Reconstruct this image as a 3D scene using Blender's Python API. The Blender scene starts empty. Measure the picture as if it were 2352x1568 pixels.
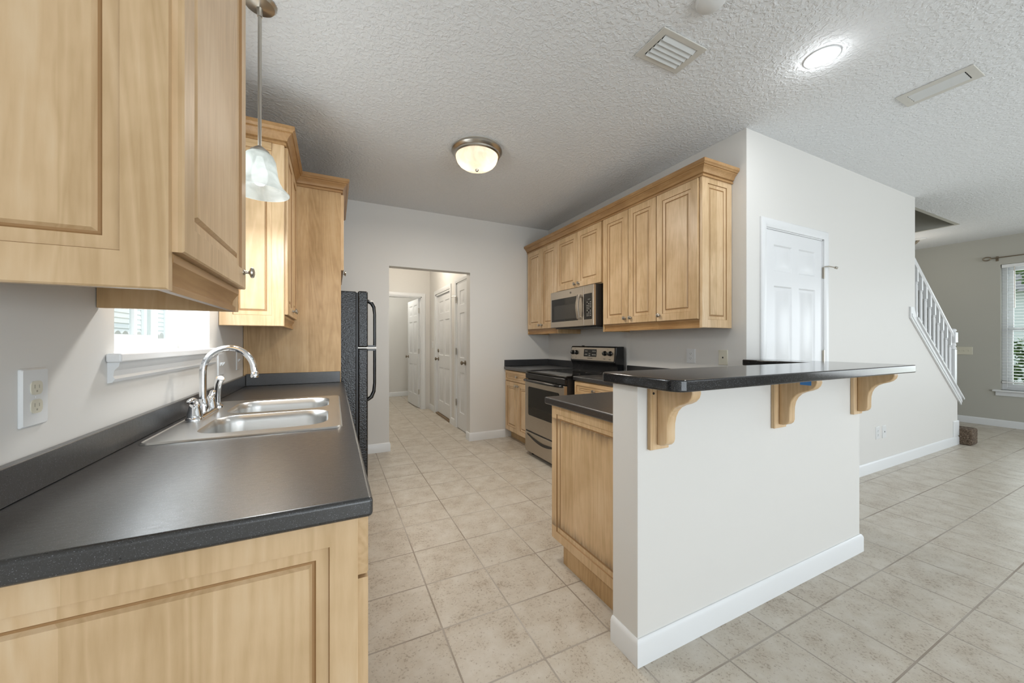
import bpy, bmesh, math, random
from mathutils import Vector, geometry
random.seed(7)
S = bpy.context.scene
COL = S.collection
PI = math.pi
CAMZ = 1.2219

# ------------------------------------------------------------------ camera
cam = bpy.data.cameras.new('camera')
cam.sensor_width = 36.0
cam.lens = 36.0 * 842.13 / 2352.0
cam.shift_y = 0.84 / 2352.0
cam.clip_start = 0.03
co = bpy.data.objects.new('camera', cam)
COL.objects.link(co)
co.location = (0, 0, CAMZ)
co.rotation_euler = (PI / 2, 0, -0.452887)
S.camera = co

# ------------------------------------------------------------------ world and lights
S.view_settings.view_transform = 'Standard'
S.view_settings.look = 'None'
S.view_settings.gamma = 1.0
S.view_settings.use_curve_mapping = False
S.view_settings.exposure = 0.0
W = bpy.data.worlds.new('sky'); S.world = W
W.use_nodes = True
bg = W.node_tree.nodes['Background']
bg.inputs[0].default_value = (0.80, 0.90, 1.0, 1)
bg.inputs[1].default_value = 1.5


def area(name, loc, rot, sx, sy, power, color=(1, 1, 1), spread=PI):
    l = bpy.data.lights.new(name, 'AREA')
    l.shape = 'RECTANGLE'; l.size = sx; l.size_y = sy
    l.energy = power; l.color = color; l.spread = spread
    o = bpy.data.objects.new(name, l); COL.objects.link(o)
    o.location = loc; o.rotation_euler = rot
    return o


def lamp(name, loc, power, color, r=0.05):
    l = bpy.data.lights.new(name, 'POINT')
    l.energy = power; l.color = color; l.shadow_soft_size = r
    o = bpy.data.objects.new(name, l); COL.objects.link(o); o.location = loc
    return o


# daylight entering by the glazed openings of the room behind the camera and by the front window
area('daylight_patio', (1.6, -3.92, 1.15), (PI / 2, 0, 0), 3.6, 2.1, 98, (0.88, 0.95, 1.0))
area('daylight_dining', (5.6, -3.92, 1.40), (PI / 2, 0, 0), 2.6, 1.6, 50, (0.88, 0.95, 1.0))
area('daylight_front', (8.60, -1.2, 1.40), (PI / 2, 0, PI / 2), 2.6, 1.6, 36, (0.92, 0.97, 1.0))
area('daylight_sink', (-0.70, 1.92, 1.75), (PI / 2, 0, -PI / 2), 0.85, 1.0, 11, (0.90, 0.96, 1.0))
area('daylight_entry', (8.98, 1.2, 1.45), (PI / 2, 0, PI / 2), 0.9, 1.7, 14, (0.95, 0.98, 1.0))
sun = bpy.data.lights.new('sun', 'SUN'); sun.energy = 1.5; sun.angle = 0.02; sun.color = (1.0, 0.96, 0.90)
so = bpy.data.objects.new('sun', sun); COL.objects.link(so)
so.rotation_euler = (math.radians(8), math.radians(28), 0)
lamp('hall_lamp', (1.05, 5.5, 2.45), 18, (1.0, 0.90, 0.76), 0.12)
lamp('back_room_fill', (0.9, 7.4, 2.4), 20, (1.0, 0.96, 0.86), 0.12)  # added fill light for the back room, no fixture behind it
lamp('stair_fill', (7.6, 2.3, 2.3), 4, (1.0, 0.9, 0.78), 0.12)  # fill added to brighten the stairs, not a fitted lamp


# ------------------------------------------------------------------ materials
def new_mat(name):
    m = bpy.data.materials.new(name); m.use_nodes = True
    nt = m.node_tree
    return m, nt, nt.nodes['Principled BSDF']


def N(nt, typ, **kw):
    n = nt.nodes.new(typ)
    for k, v in kw.items():
        if k == 'ins':
            for i, x in v.items(): n.inputs[i].default_value = x
        else: setattr(n, k, v)
    return n


def L(nt, a, b): nt.links.new(a, b)


def ramp(nt, fac, stops):
    r = N(nt, 'ShaderNodeValToRGB')
    el = r.color_ramp.elements
    while len(el) < len(stops): el.new(0.5)
    for e, (p, c) in zip(el, stops):
        e.position = p; e.color = (*c, 1)
    L(nt, fac, r.inputs[0])
    return r.outputs[0]


def mathn(nt, op, a, b=None):
    n = N(nt, 'ShaderNodeMath', operation=op)
    for i, x in enumerate((a, b)):
        if x is None: continue
        if isinstance(x, (int, float)): n.inputs[i].default_value = x
        else: L(nt, x, n.inputs[i])
    return n.outputs[0]


def bump(nt, b, height, strength=0.3, dist=0.002):
    n = N(nt, 'ShaderNodeBump'); n.inputs['Strength'].default_value = strength
    n.inputs['Distance'].default_value = dist
    L(nt, height, n.inputs['Height']); L(nt, n.outputs[0], b.inputs['Normal'])


def plain(name, col, rough=0.5, metal=0.0, spec=0.5, noise=None, coat=0.0, emit=None):
    m, nt, b = new_mat(name)
    b.inputs['Base Color'].default_value = (*col, 1)
    b.inputs['Roughness'].default_value = rough
    b.inputs['Metallic'].default_value = metal
    b.inputs['Specular IOR Level'].default_value = spec
    b.inputs['Coat Weight'].default_value = coat
    if emit:
        b.inputs['Emission Color'].default_value = (*emit[0], 1)
        b.inputs['Emission Strength'].default_value = emit[1]
    tc = N(nt, 'ShaderNodeTexCoord')
    sc, st, d = noise or (60, 0.03, 0.001)
    n = N(nt, 'ShaderNodeTexNoise', ins={'Scale': sc, 'Detail': 3})
    L(nt, tc.outputs['Object'], n.inputs['Vector'])
    if st: bump(nt, b, n.outputs[0], st, d)
    return m


def wood(name, axis, dark=(0.49, 0.325, 0.165), mid=(0.64, 0.45, 0.26), light=(0.75, 0.58, 0.385), rough=0.36, worn=False):
    m, nt, b = new_mat(name)
    tc = N(nt, 'ShaderNodeTexCoord'); oi = N(nt, 'ShaderNodeObjectInfo')
    mp = N(nt, 'ShaderNodeMapping')
    sc = {'Z': (9, 9, 0.9), 'Y': (9, 0.9, 9), 'X': (0.9, 9, 9)}[axis]
    mp.inputs['Scale'].default_value = sc
    off = mathn(nt, 'MULTIPLY', oi.outputs['Random'], 37.0)
    cb = N(nt, 'ShaderNodeCombineXYZ')
    for i in range(3): L(nt, off, cb.inputs[i])
    L(nt, tc.outputs['Object'], mp.inputs['Vector'])
    ad = N(nt, 'ShaderNodeVectorMath', operation='ADD')
    L(nt, mp.outputs[0], ad.inputs[0]); L(nt, cb.outputs[0], ad.inputs[1])
    n1 = N(nt, 'ShaderNodeTexNoise', ins={'Scale': 0.9, 'Detail': 3, 'Roughness': 0.55, 'Distortion': 0.8})
    L(nt, ad.outputs[0], n1.inputs['Vector'])
    rings = mathn(nt, 'FRACT', mathn(nt, 'MULTIPLY', n1.outputs[0], 9.0))
    rings = mathn(nt, 'ABSOLUTE', mathn(nt, 'SUBTRACT', rings, 0.5))
    n2 = N(nt, 'ShaderNodeTexNoise', ins={'Scale': 9.0, 'Detail': 5, 'Roughness': 0.6})
    L(nt, ad.outputs[0], n2.inputs['Vector'])
    n3 = N(nt, 'ShaderNodeTexNoise', ins={'Scale': 2.6, 'Detail': 4, 'Roughness': 0.6})
    L(nt, tc.outputs['Object'], n3.inputs['Vector'])
    sx = N(nt, 'ShaderNodeSeparateXYZ'); L(nt, tc.outputs['Object'], sx.inputs[0])
    pk = mathn(nt, 'ADD', mathn(nt, 'ADD', sx.outputs[0], sx.outputs[1]), off)
    wn = N(nt, 'ShaderNodeTexWhiteNoise', noise_dimensions='1D')
    L(nt, mathn(nt, 'FLOOR', mathn(nt, 'MULTIPLY', pk, 10.5)), wn.inputs['W'])
    f = mathn(nt, 'ADD', mathn(nt, 'MULTIPLY', rings, 0.21), mathn(nt, 'MULTIPLY', n2.outputs[0], 0.20))
    f = mathn(nt, 'ADD', f, mathn(nt, 'MULTIPLY', n3.outputs[0], 0.55))
    f = mathn(nt, 'ADD', f, mathn(nt, 'MULTIPLY', wn.outputs[0], 0.16 if axis == 'Z' else 0.03))
    c = ramp(nt, f, [(0.36, dark), (0.56, mid), (0.78, light)])
    if worn:   # water wear creeping in from the ends of the field
        az = mathn(nt, 'ABSOLUTE', sx.outputs[2])
        e = N(nt, 'ShaderNodeMapRange', ins={1: 0.215, 2: 0.300, 3: 0, 4: 1}); L(nt, az, e.inputs[0])
        g = N(nt, 'ShaderNodeMapRange', ins={1: 0.300, 2: 0.306, 3: 1, 4: 0}); L(nt, az, g.inputs[0])
        st = N(nt, 'ShaderNodeTexNoise', ins={'Scale': 5.0, 'Detail': 5, 'Roughness': 0.7}); L(nt, ad.outputs[0], st.inputs['Vector'])
        k = N(nt, 'ShaderNodeMapRange', ins={1: 0.62, 2: 0.98, 3: 0, 4: 0.75})
        L(nt, mathn(nt, 'ADD', st.outputs[0], mathn(nt, 'MULTIPLY', e.outputs[0], 0.48)), k.inputs[0])
        mx = N(nt, 'ShaderNodeMix', data_type='RGBA')
        L(nt, mathn(nt, 'MULTIPLY', mathn(nt, 'MULTIPLY', k.outputs[0], g.outputs[0]), e.outputs[0]), mx.inputs[0]); L(nt, c, mx.inputs[6]); mx.inputs[7].default_value = (0.13, 0.085, 0.05, 1)
        c = mx.outputs[2]
    L(nt, c, b.inputs['Base Color'])
    b.inputs['Roughness'].default_value = rough
    bump(nt, b, n2.outputs[0], 0.05, 0.001)
    return m


def laminate(name, rough, scratch, base=0.016, spec=0.5):
    m, nt, b = new_mat(name)
    b.inputs['Specular IOR Level'].default_value = spec
    if spec > 0.5: b.inputs['Coat Weight'].default_value = 0.55; b.inputs['Coat Roughness'].default_value = 0.30
    tc = N(nt, 'ShaderNodeTexCoord')
    v = N(nt, 'ShaderNodeTexNoise', ins={'Scale': 560, 'Detail': 2, 'Roughness': 0.6})
    L(nt, tc.outputs['Object'], v.inputs['Vector'])
    n = N(nt, 'ShaderNodeTexNoise', ins={'Scale': 150, 'Detail': 3, 'Roughness': 0.7})
    L(nt, tc.outputs['Object'], n.inputs['Vector'])
    sp = N(nt, 'ShaderNodeMapRange', ins={1: 0.62, 2: 0.74, 3: 0, 4: 1}); L(nt, v.outputs[0], sp.inputs[0])
    c1 = ramp(nt, n.outputs[0], [(0.35, (base * 0.85,) * 3), (0.7, (base * 1.35, base * 1.35, base * 1.45))])
    mx = N(nt, 'ShaderNodeMix', data_type='RGBA')
    L(nt, sp.outputs[0], mx.inputs[0]); L(nt, c1, mx.inputs[6])
    mx.inputs[7].default_value = (0.26, 0.27, 0.31, 1)
    L(nt, mx.outputs[2], b.inputs['Base Color'])
    mp = N(nt, 'ShaderNodeMapping'); mp.inputs['Scale'].default_value = (40, 120, 40)
    mp.inputs['Rotation'].default_value = (0, 0, 0.35)
    L(nt, tc.outputs['Object'], mp.inputs['Vector'])
    s = N(nt, 'ShaderNodeTexNoise', ins={'Scale': 1.2, 'Detail': 6, 'Roughness': 0.65})
    L(nt, mp.outputs[0], s.inputs['Vector'])
    r = N(nt, 'ShaderNodeMapRange', ins={1: 0.3, 2: 0.75, 3: rough - scratch, 4: rough + scratch})
    L(nt, s.outputs[0], r.inputs[0]); L(nt, r.outputs[0], b.inputs['Roughness'])
    return m


def floor_tile():
    m, nt, b = new_mat('floor_tile')
    tc = N(nt, 'ShaderNodeTexCoord'); sx = N(nt, 'ShaderNodeSeparateXYZ')
    L(nt, tc.outputs['Object'], sx.inputs[0])
    t = 0.3163
    i = mathn(nt, 'SUBTRACT', mathn(nt, 'DIVIDE', sx.outputs[0], t), 0.32005)
    j = mathn(nt, 'SUBTRACT', mathn(nt, 'DIVIDE', sx.outputs[1], t), 3.84574)
    ds = []
    for q in (i, j):
        fr = mathn(nt, 'FRACT', mathn(nt, 'ADD', q, 100.0))
        ds.append(mathn(nt, 'MINIMUM', fr, mathn(nt, 'SUBTRACT', 1.0, fr)))
    d = mathn(nt, 'MINIMUM', ds[0], ds[1])
    g = N(nt, 'ShaderNodeMapRange', ins={1: 0.0085, 2: 0.0130, 3: 0, 4: 1}); L(nt, d, g.inputs[0])
    cb = N(nt, 'ShaderNodeCombineXYZ')
    L(nt, mathn(nt, 'FLOOR', i), cb.inputs[0]); L(nt, mathn(nt, 'FLOOR', j), cb.inputs[1])
    wn = N(nt, 'ShaderNodeTexWhiteNoise', noise_dimensions='3D'); L(nt, cb.outputs[0], wn.inputs['Vector'])
    ad = N(nt, 'ShaderNodeVectorMath', operation='MULTIPLY_ADD')
    L(nt, wn.outputs['Color'], ad.inputs[0]); ad.inputs[1].default_value = (9, 9, 9); L(nt, tc.outputs['Object'], ad.inputs[2])
    a = N(nt, 'ShaderNodeTexNoise', ins={'Scale': 9, 'Detail': 5, 'Roughness': 0.65}); L(nt, ad.outputs[0], a.inputs['Vector'])
    c = ramp(nt, a.outputs[0], [(0.28, (0.46, 0.395, 0.315)), (0.48, (0.53, 0.475, 0.395)), (0.72, (0.60, 0.555, 0.485))])
    k = N(nt, 'ShaderNodeTexNoise', ins={'Scale': 95, 'Detail': 4, 'Roughness': 0.7}); L(nt, ad.outputs[0], k.inputs['Vector'])
    k2 = mathn(nt, 'ADD', k.outputs[0], mathn(nt, 'MULTIPLY', mathn(nt, 'SUBTRACT', a.outputs[0], 0.5), -0.35))
    sp = N(nt, 'ShaderNodeMapRange', ins={1: 0.55, 2: 0.66, 3: 0, 4: 0.75}); L(nt, k2, sp.inputs[0])
    m1 = N(nt, 'ShaderNodeMix', data_type='RGBA'); L(nt, sp.outputs[0], m1.inputs[0]); L(nt, c, m1.inputs[6])
    m1.inputs[7].default_value = (0.28, 0.225, 0.17, 1)
    m2 = N(nt, 'ShaderNodeMix', data_type='RGBA'); L(nt, g.outputs[0], m2.inputs[0])
    gn = N(nt, 'ShaderNodeTexNoise', ins={'Scale': 2.2, 'Detail': 3}); L(nt, tc.outputs['Object'], gn.inputs['Vector'])
    gc = ramp(nt, gn.outputs[0], [(0.38, (0.30, 0.25, 0.20)), (0.62, (0.46, 0.42, 0.37))])
    L(nt, gc, m2.inputs[6]); L(nt, m1.outputs[2], m2.inputs[7])
    L(nt, m2.outputs[2], b.inputs['Base Color'])
    rr = N(nt, 'ShaderNodeMapRange', ins={1: 0, 2: 1, 3: 0.8, 4: 0.36}); L(nt, g.outputs[0], rr.inputs[0])
    L(nt, rr.outputs[0], b.inputs['Roughness'])
    hh = mathn(nt, 'ADD', g.outputs[0], mathn(nt, 'MULTIPLY', k.outputs[0], 0.12))
    bump(nt, b, hh, 0.5, 0.0015)
    return m


def ceiling_mat():
    m, nt, b = new_mat('ceiling_texture')
    b.inputs['Base Color'].default_value = (0.78, 0.795, 0.81, 1); b.inputs['Roughness'].default_value = 0.75
    tc = N(nt, 'ShaderNodeTexCoord')
    n = N(nt, 'ShaderNodeTexNoise', ins={'Scale': 46, 'Detail': 3, 'Roughness': 0.5, 'Distortion': 0.55})
    L(nt, tc.outputs['Object'], n.inputs['Vector'])
    h = N(nt, 'ShaderNodeMapRange', ins={1: 0.44, 2: 0.62, 3: 0, 4: 1}); L(nt, n.outputs[0], h.inputs[0])
    bump(nt, b, h.outputs[0], 0.55, 0.005)
    return m


def brushed(name, col, axis, rough=0.3):
    m, nt, b = new_mat(name)
    tc = N(nt, 'ShaderNodeTexCoord'); mp = N(nt, 'ShaderNodeMapping')
    mp.inputs['Scale'].default_value = {'Y': (900, 8, 900), 'X': (8, 900, 900), 'Z': (900, 900, 8)}[axis]
    L(nt, tc.outputs['Object'], mp.inputs['Vector'])
    n = N(nt, 'ShaderNodeTexNoise', ins={'Scale': 1.5, 'Detail': 3}); L(nt, mp.outputs[0], n.inputs['Vector'])
    b.inputs['Metallic'].default_value = 1.0
    b.inputs['Base Color'].default_value = (*col, 1)
    r = N(nt, 'ShaderNodeMapRange', ins={1: 0.3, 2: 0.7, 3: rough - 0.03, 4: rough + 0.03})
    L(nt, n.outputs[0], r.inputs[0]); L(nt, r.outputs[0], b.inputs['Roughness'])
    return m


def glass_pane():
    m = bpy.data.materials.new('window_glass'); m.use_nodes = True
    nt = m.node_tree; nt.nodes.remove(nt.nodes['Principled BSDF'])
    out = nt.nodes['Material Output']
    tr = N(nt, 'ShaderNodeBsdfTransparent'); gl = N(nt, 'ShaderNodeBsdfGlossy'); gl.inputs['Roughness'].default_value = 0.01
    tr.inputs[0].default_value = (0.94, 0.97, 0.96, 1)
    fr = N(nt, 'ShaderNodeFresnel'); fr.inputs[0].default_value = 1.45
    ge = N(nt, 'ShaderNodeNewGeometry')
    k = mathn(nt, 'MULTIPLY', fr.outputs[0], mathn(nt, 'SUBTRACT', 1.0, ge.outputs['Backfacing']))
    mx = N(nt, 'ShaderNodeMixShader'); L(nt, k, mx.inputs[0]); L(nt, tr.outputs[0], mx.inputs[1]); L(nt, gl.outputs[0], mx.inputs[2])
    L(nt, mx.outputs[0], out.inputs[0])
    return m


def lamp_glass(name, col, clear):
    """Frosted alabaster glass: mostly diffuse transmission with faint swirls."""
    m = bpy.data.materials.new(name); m.use_nodes = True
    nt = m.node_tree; nt.nodes.remove(nt.nodes['Principled BSDF'])
    out = nt.nodes['Material Output']
    tc = N(nt, 'ShaderNodeTexCoord')
    n = N(nt, 'ShaderNodeTexNoise', ins={'Scale': 9, 'Detail': 3, 'Distortion': 2.0}); L(nt, tc.outputs['Object'], n.inputs['Vector'])
    c = ramp(nt, n.outputs[0], [(0.35, tuple(x * 0.82 for x in col)), (0.6, col)])
    tl = N(nt, 'ShaderNodeBsdfTranslucent'); L(nt, c, tl.inputs[0])
    df = N(nt, 'ShaderNodeBsdfDiffuse'); L(nt, c, df.inputs[0])
    tr = N(nt, 'ShaderNodeBsdfTransparent'); gl = N(nt, 'ShaderNodeBsdfGlossy'); gl.inputs['Roughness'].default_value = 0.15
    m0 = N(nt, 'ShaderNodeMixShader'); m0.inputs[0].default_value = 0.35
    L(nt, tl.outputs[0], m0.inputs[1]); L(nt, df.outputs[0], m0.inputs[2])
    m1 = N(nt, 'ShaderNodeMixShader'); m1.inputs[0].default_value = clear
    L(nt, m0.outputs[0], m1.inputs[1]); L(nt, tr.outputs[0], m1.inputs[2])
    m2 = N(nt, 'ShaderNodeMixShader'); m2.inputs[0].default_value = 0.05
    L(nt, m1.outputs[0], m2.inputs[1]); L(nt, gl.outputs[0], m2.inputs[2])
    L(nt, m2.outputs[0], out.inputs[0])
    return m


def fridge_black():
    m, nt, b = new_mat('pebbled_black')
    b.inputs['Base Color'].default_value = (0.007, 0.007, 0.008, 1); b.inputs['Roughness'].default_value = 0.16
    tc = N(nt, 'ShaderNodeTexCoord')
    n = N(nt, 'ShaderNodeTexNoise', ins={'Scale': 105, 'Detail': 2}); L(nt, tc.outputs['Object'], n.inputs['Vector'])
    bump(nt, b, n.outputs[0], 0.7, 0.0035)
    return m


def carpet_mat():
    m, nt, b = new_mat('carpet_pile')
    tc = N(nt, 'ShaderNodeTexCoord')
    n = N(nt, 'ShaderNodeTexNoise', ins={'Scale': 55, 'Detail': 5, 'Roughness': 0.8}); L(nt, tc.outputs['Object'], n.inputs['Vector'])
    c = ramp(nt, n.outputs[0], [(0.36, (0.03, 0.02, 0.013)), (0.54, (0.15, 0.105, 0.07)), (0.70, (0.42, 0.34, 0.26))])
    L(nt, c, b.inputs['Base Color']); b.inputs['Roughness'].default_value = 0.95
    bump(nt, b, n.outputs[0], 0.9, 0.01)
    return m


def leaf_mat():
    m, nt, b = new_mat('leaves')
    tc = N(nt, 'ShaderNodeTexCoord')
    n = N(nt, 'ShaderNodeTexNoise', ins={'Scale': 6, 'Detail': 4}); L(nt, tc.outputs['Object'], n.inputs['Vector'])
    c = ramp(nt, n.outputs[0], [(0.35, (0.05, 0.10, 0.03)), (0.65, (0.22, 0.34, 0.12))])
    L(nt, c, b.inputs['Base Color']); b.inputs['Roughness'].default_value = 0.6
    return m


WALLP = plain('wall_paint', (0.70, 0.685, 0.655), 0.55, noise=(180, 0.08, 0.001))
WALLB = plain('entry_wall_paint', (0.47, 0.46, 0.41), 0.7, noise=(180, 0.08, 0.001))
CEIL = ceiling_mat()
TRIM = plain('trim_white', (0.76, 0.77, 0.775), 0.3, noise=(40, 0.02, 0.001))
DOORW = plain('door_white', (0.74, 0.75, 0.76), 0.32, noise=(90, 0.03, 0.001))
TILE = floor_tile()
WZ = wood('maple_upright', 'Z'); WY = wood('maple_along', 'Y'); WX = wood('maple_across', 'X')
WVZ = wood('maple_veneer', 'Z', (0.38, 0.235, 0.10), (0.53, 0.35, 0.175), (0.63, 0.45, 0.26), 0.45)
WCY = wood('maple_moulding_along', 'Y', (0.33, 0.18, 0.07), (0.43, 0.255, 0.11), (0.52, 0.33, 0.165), 0.36)
WCX = wood('maple_moulding_across', 'X', (0.33, 0.18, 0.07), (0.43, 0.255, 0.11), (0.52, 0.33, 0.165), 0.36)
WWORN = wood('maple_worn', 'Z', worn=True)
GLAZE = plain('groove_glaze', (0.33, 0.185, 0.075), 0.5)
LAM = laminate('black_laminate', 0.34, 0.07, 0.016, 0.7)
LAME = laminate('black_bar_surface', 0.10, 0.02, 0.012)
STEEL = brushed('stainless', (0.50, 0.445, 0.38), 'Y', 0.30)
SINK = plain('sink_steel', (0.60, 0.60, 0.59), 0.30, 1.0, noise=(40, 0, 0))
CHROME = plain('chrome', (0.80, 0.81, 0.83), 0.06, 1.0, noise=(40, 0, 0))
NICKEL = plain('nickel', (0.52, 0.49, 0.44), 0.28, 1.0)
BRONZE = plain('bronze', (0.30, 0.25, 0.19), 0.35, 1.0)
PEB = fridge_black()
BLK = plain('gloss_black', (0.008, 0.008, 0.009), 0.12, noise=(40, 0, 0))
BLKM = plain('satin_black', (0.014, 0.014, 0.015), 0.35)
GLASSB = plain('oven_glass', (0.008, 0.007, 0.006), 0.05, spec=0.4, noise=(40, 0, 0))
GLASSG = plain('microwave_window', (0.035, 0.032, 0.028), 0.10, spec=0.4, noise=(40, 0, 0))
PLAST = plain('white_plastic', (0.72, 0.73, 0.73), 0.3)
IVORY = plain('ivory_plastic', (0.66, 0.63, 0.52), 0.35)
DARK = plain('dark_slot', (0.02, 0.02, 0.02), 0.7)
SLOTI = plain('ivory_slot', (0.36, 0.34, 0.27), 0.6)
VENTC = plain('vent_enamel', (0.60, 0.585, 0.54), 0.5)
VENTW = plain('louver_white', (0.68, 0.70, 0.70), 0.45)
PANE = glass_pane()
SHADE = lamp_glass('pendant_glass', (0.74, 0.77, 0.75), 0.30)
BOWL = lamp_glass('bowl_glass', (0.95, 0.88, 0.80), 0.015)
BULBW = plain('bulb_cool', (1, 1, 1), 0.5, noise=(40, 0, 0), emit=((0.93, 0.98, 1.0), 2.6))
BULBY = plain('bulb_warm', (1, 1, 1), 0.5, noise=(40, 0, 0), emit=((1.0, 0.86, 0.64), 12))
LENSW = plain('downlight_lens', (1, 1, 1), 0.5, noise=(40, 0, 0), emit=((0.95, 0.98, 1.0), 6))
CARPET = carpet_mat()
TAPE = plain('blue_tape', (0.06, 0.25, 0.62), 0.6)
MARK = plain('print_grey', (0.10, 0.095, 0.085), 0.5)
MARKW = plain('print_white', (0.55, 0.53, 0.48), 0.5)
SIDING = plain('vinyl_siding', (0.86, 0.86, 0.86), 0.5)
FENCE = plain('fence_white', (0.80, 0.79, 0.76), 0.6)
ROOFM = plain('roof_shingle', (0.20, 0.19, 0.19), 0.9)
GROUND = plain('outside_grass', (0.22, 0.27, 0.12), 0.9)
LEAF = leaf_mat()
BARK = plain('bark', (0.12, 0.09, 0.065), 0.9)
BLIND = plain('blind_slat', (0.84, 0.85, 0.85), 0.4)
THRESH = plain('threshold', (0.20, 0.13, 0.07), 0.5)


# ------------------------------------------------------------------ mesh helpers
class MB:
    def __init__(s): s.v = []; s.f = []; s.mi = {}

    def add(s, vs, fs):
        o = len(s.v); s.v += [tuple(v) for v in vs]; s.f += [tuple(i + o for i in f) for f in fs]; return s

    def box(s, x0, x1, y0, y1, z0, z1):
        x0, x1 = sorted((x0, x1)); y0, y1 = sorted((y0, y1)); z0, z1 = sorted((z0, z1))
        return s.add([(x0, y0, z0), (x1, y0, z0), (x1, y1, z0), (x0, y1, z0), (x0, y0, z1), (x1, y0, z1), (x1, y1, z1), (x0, y1, z1)],
                     [(0, 3, 2, 1), (4, 5, 6, 7), (0, 1, 5, 4), (1, 2, 6, 5), (2, 3, 7, 6), (3, 0, 4, 7)])

    def mbox(s, m, a0, a1, b0, b1, w0, w1):
        p, q = m(a0, b0, w0), m(a1, b1, w1)
        return s.box(p[0], q[0], p[1], q[1], p[2], q[2])

    def prism(s, m, pts, w0, w1):
        n = len(pts)
        vs = [m(a, b, w0) for a, b in pts] + [m(a, b, w1) for a, b in pts]
        fs = [tuple(range(n - 1, -1, -1)), tuple(range(n, 2 * n))] + [(i, (i + 1) % n, n + (i + 1) % n, n + i) for i in range(n)]
        return s.add(vs, fs)

    def loft(s, loops, cap0=True, cap1=True, closed=True):
        n = len(loops[0]); vs = [p for l in loops for p in l]; fs = []
        for k in range(len(loops) - 1):
            for i in range(n if closed else n - 1):
                j = (i + 1) % n
                fs.append((k * n + i, k * n + j, (k + 1) * n + j, (k + 1) * n + i))
        if cap0: fs.append(tuple(range(n - 1, -1, -1)))
        if cap1: fs.append(tuple((len(loops) - 1) * n + i for i in range(n)))
        return s.add(vs, fs)

    def lathe(s, c, prof, ax='Z', seg=24, cap0=True, cap1=True):
        loops = []
        for r, h in prof:
            l = []
            for k in range(seg):
                a = 2 * PI * k / seg; u, v = max(r, 1e-4) * math.cos(a), max(r, 1e-4) * math.sin(a)
                l.append({'Z': (c[0] + u, c[1] + v, c[2] + h), 'X': (c[0] + h, c[1] + u, c[2] + v), 'Y': (c[0] + u, c[1] + h, c[2] + v)}[ax])
            loops.append(l)
        return s.loft(loops, cap0, cap1)

    def tube(s, path, r, seg=12, caps=True, flat=1.0):
        P = [Vector(p) for p in path]; n = len(P)
        R = r if isinstance(r, (list, tuple)) else [r] * n
        T = [(P[min(i + 1, n - 1)] - P[max(i - 1, 0)]).normalized() for i in range(n)]
        up = Vector((0, 0, 1)) if abs(T[0].z) < 0.9 else Vector((0, 1, 0))
        u = T[0].cross(up).normalized(); loops = []
        for i in range(n):
            u = (u - T[i] * u.dot(T[i])).normalized(); w = T[i].cross(u)
            loops.append([tuple(P[i] + (u * math.cos(2 * PI * k / seg) + w * flat * math.sin(2 * PI * k / seg)) * R[i]) for k in range(seg)])
        return s.loft(loops, caps, caps)

    def sweep(s, m, path, prof, closed=False, side=1, seg=None):
        """prof (out, w) swept along path in the (a,b) plane; 'out' is to the right of travel times side."""
        n = len(path); loops = []
        for i in range(n):
            p = Vector(path[i])
            d0 = d1 = None
            if i > 0 or closed: d0 = (p - Vector(path[i - 1])).normalized()
            if i < n - 1 or closed: d1 = (Vector(path[(i + 1) % n]) - p).normalized()
            d0 = d0 or d1; d1 = d1 or d0
            n0 = Vector((d0.y, -d0.x)) * side; n1 = Vector((d1.y, -d1.x)) * side
            k = n0 + n1; k = k / max(k.dot(n0), 1e-6)
            loops.append([m(p.x + k.x * o, p.y + k.y * o, w) for o, w in prof])
        if closed: loops.append(loops[0])
        if seg: loops = loops[seg[0]:seg[1] + 1]
        return s.loft(loops, not closed, not closed)

    def panel(s, m, a0, a1, b0, b1, th, fr=0.058, w0=0.0):
        """Door or end panel: stiles and rails around a bordered raised field."""
        seq = [(0, 0), (0, th - .003), (.003, th), (fr, th), (fr + .002, th - .006), (fr + .024, th - .0075),
               (fr + .027, th - .011), (fr + .031, th - .011), (fr + .036, th - .0045)]
        mx = min(a1 - a0, b1 - b0) / 2 - .006
        loops = []
        for i, w in seq:
            i = min(i, mx)
            loops.append([m(a0 + i, b0 + i, w0 + w), m(a1 - i, b0 + i, w0 + w), m(a1 - i, b1 - i, w0 + w), m(a0 + i, b1 - i, w0 + w)])
        n0 = len(s.f); s.loft(loops)
        for k in (3, 5, 6):
            for i in range(4): s.mi[n0 + k * 4 + i] = 1
        return s

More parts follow.
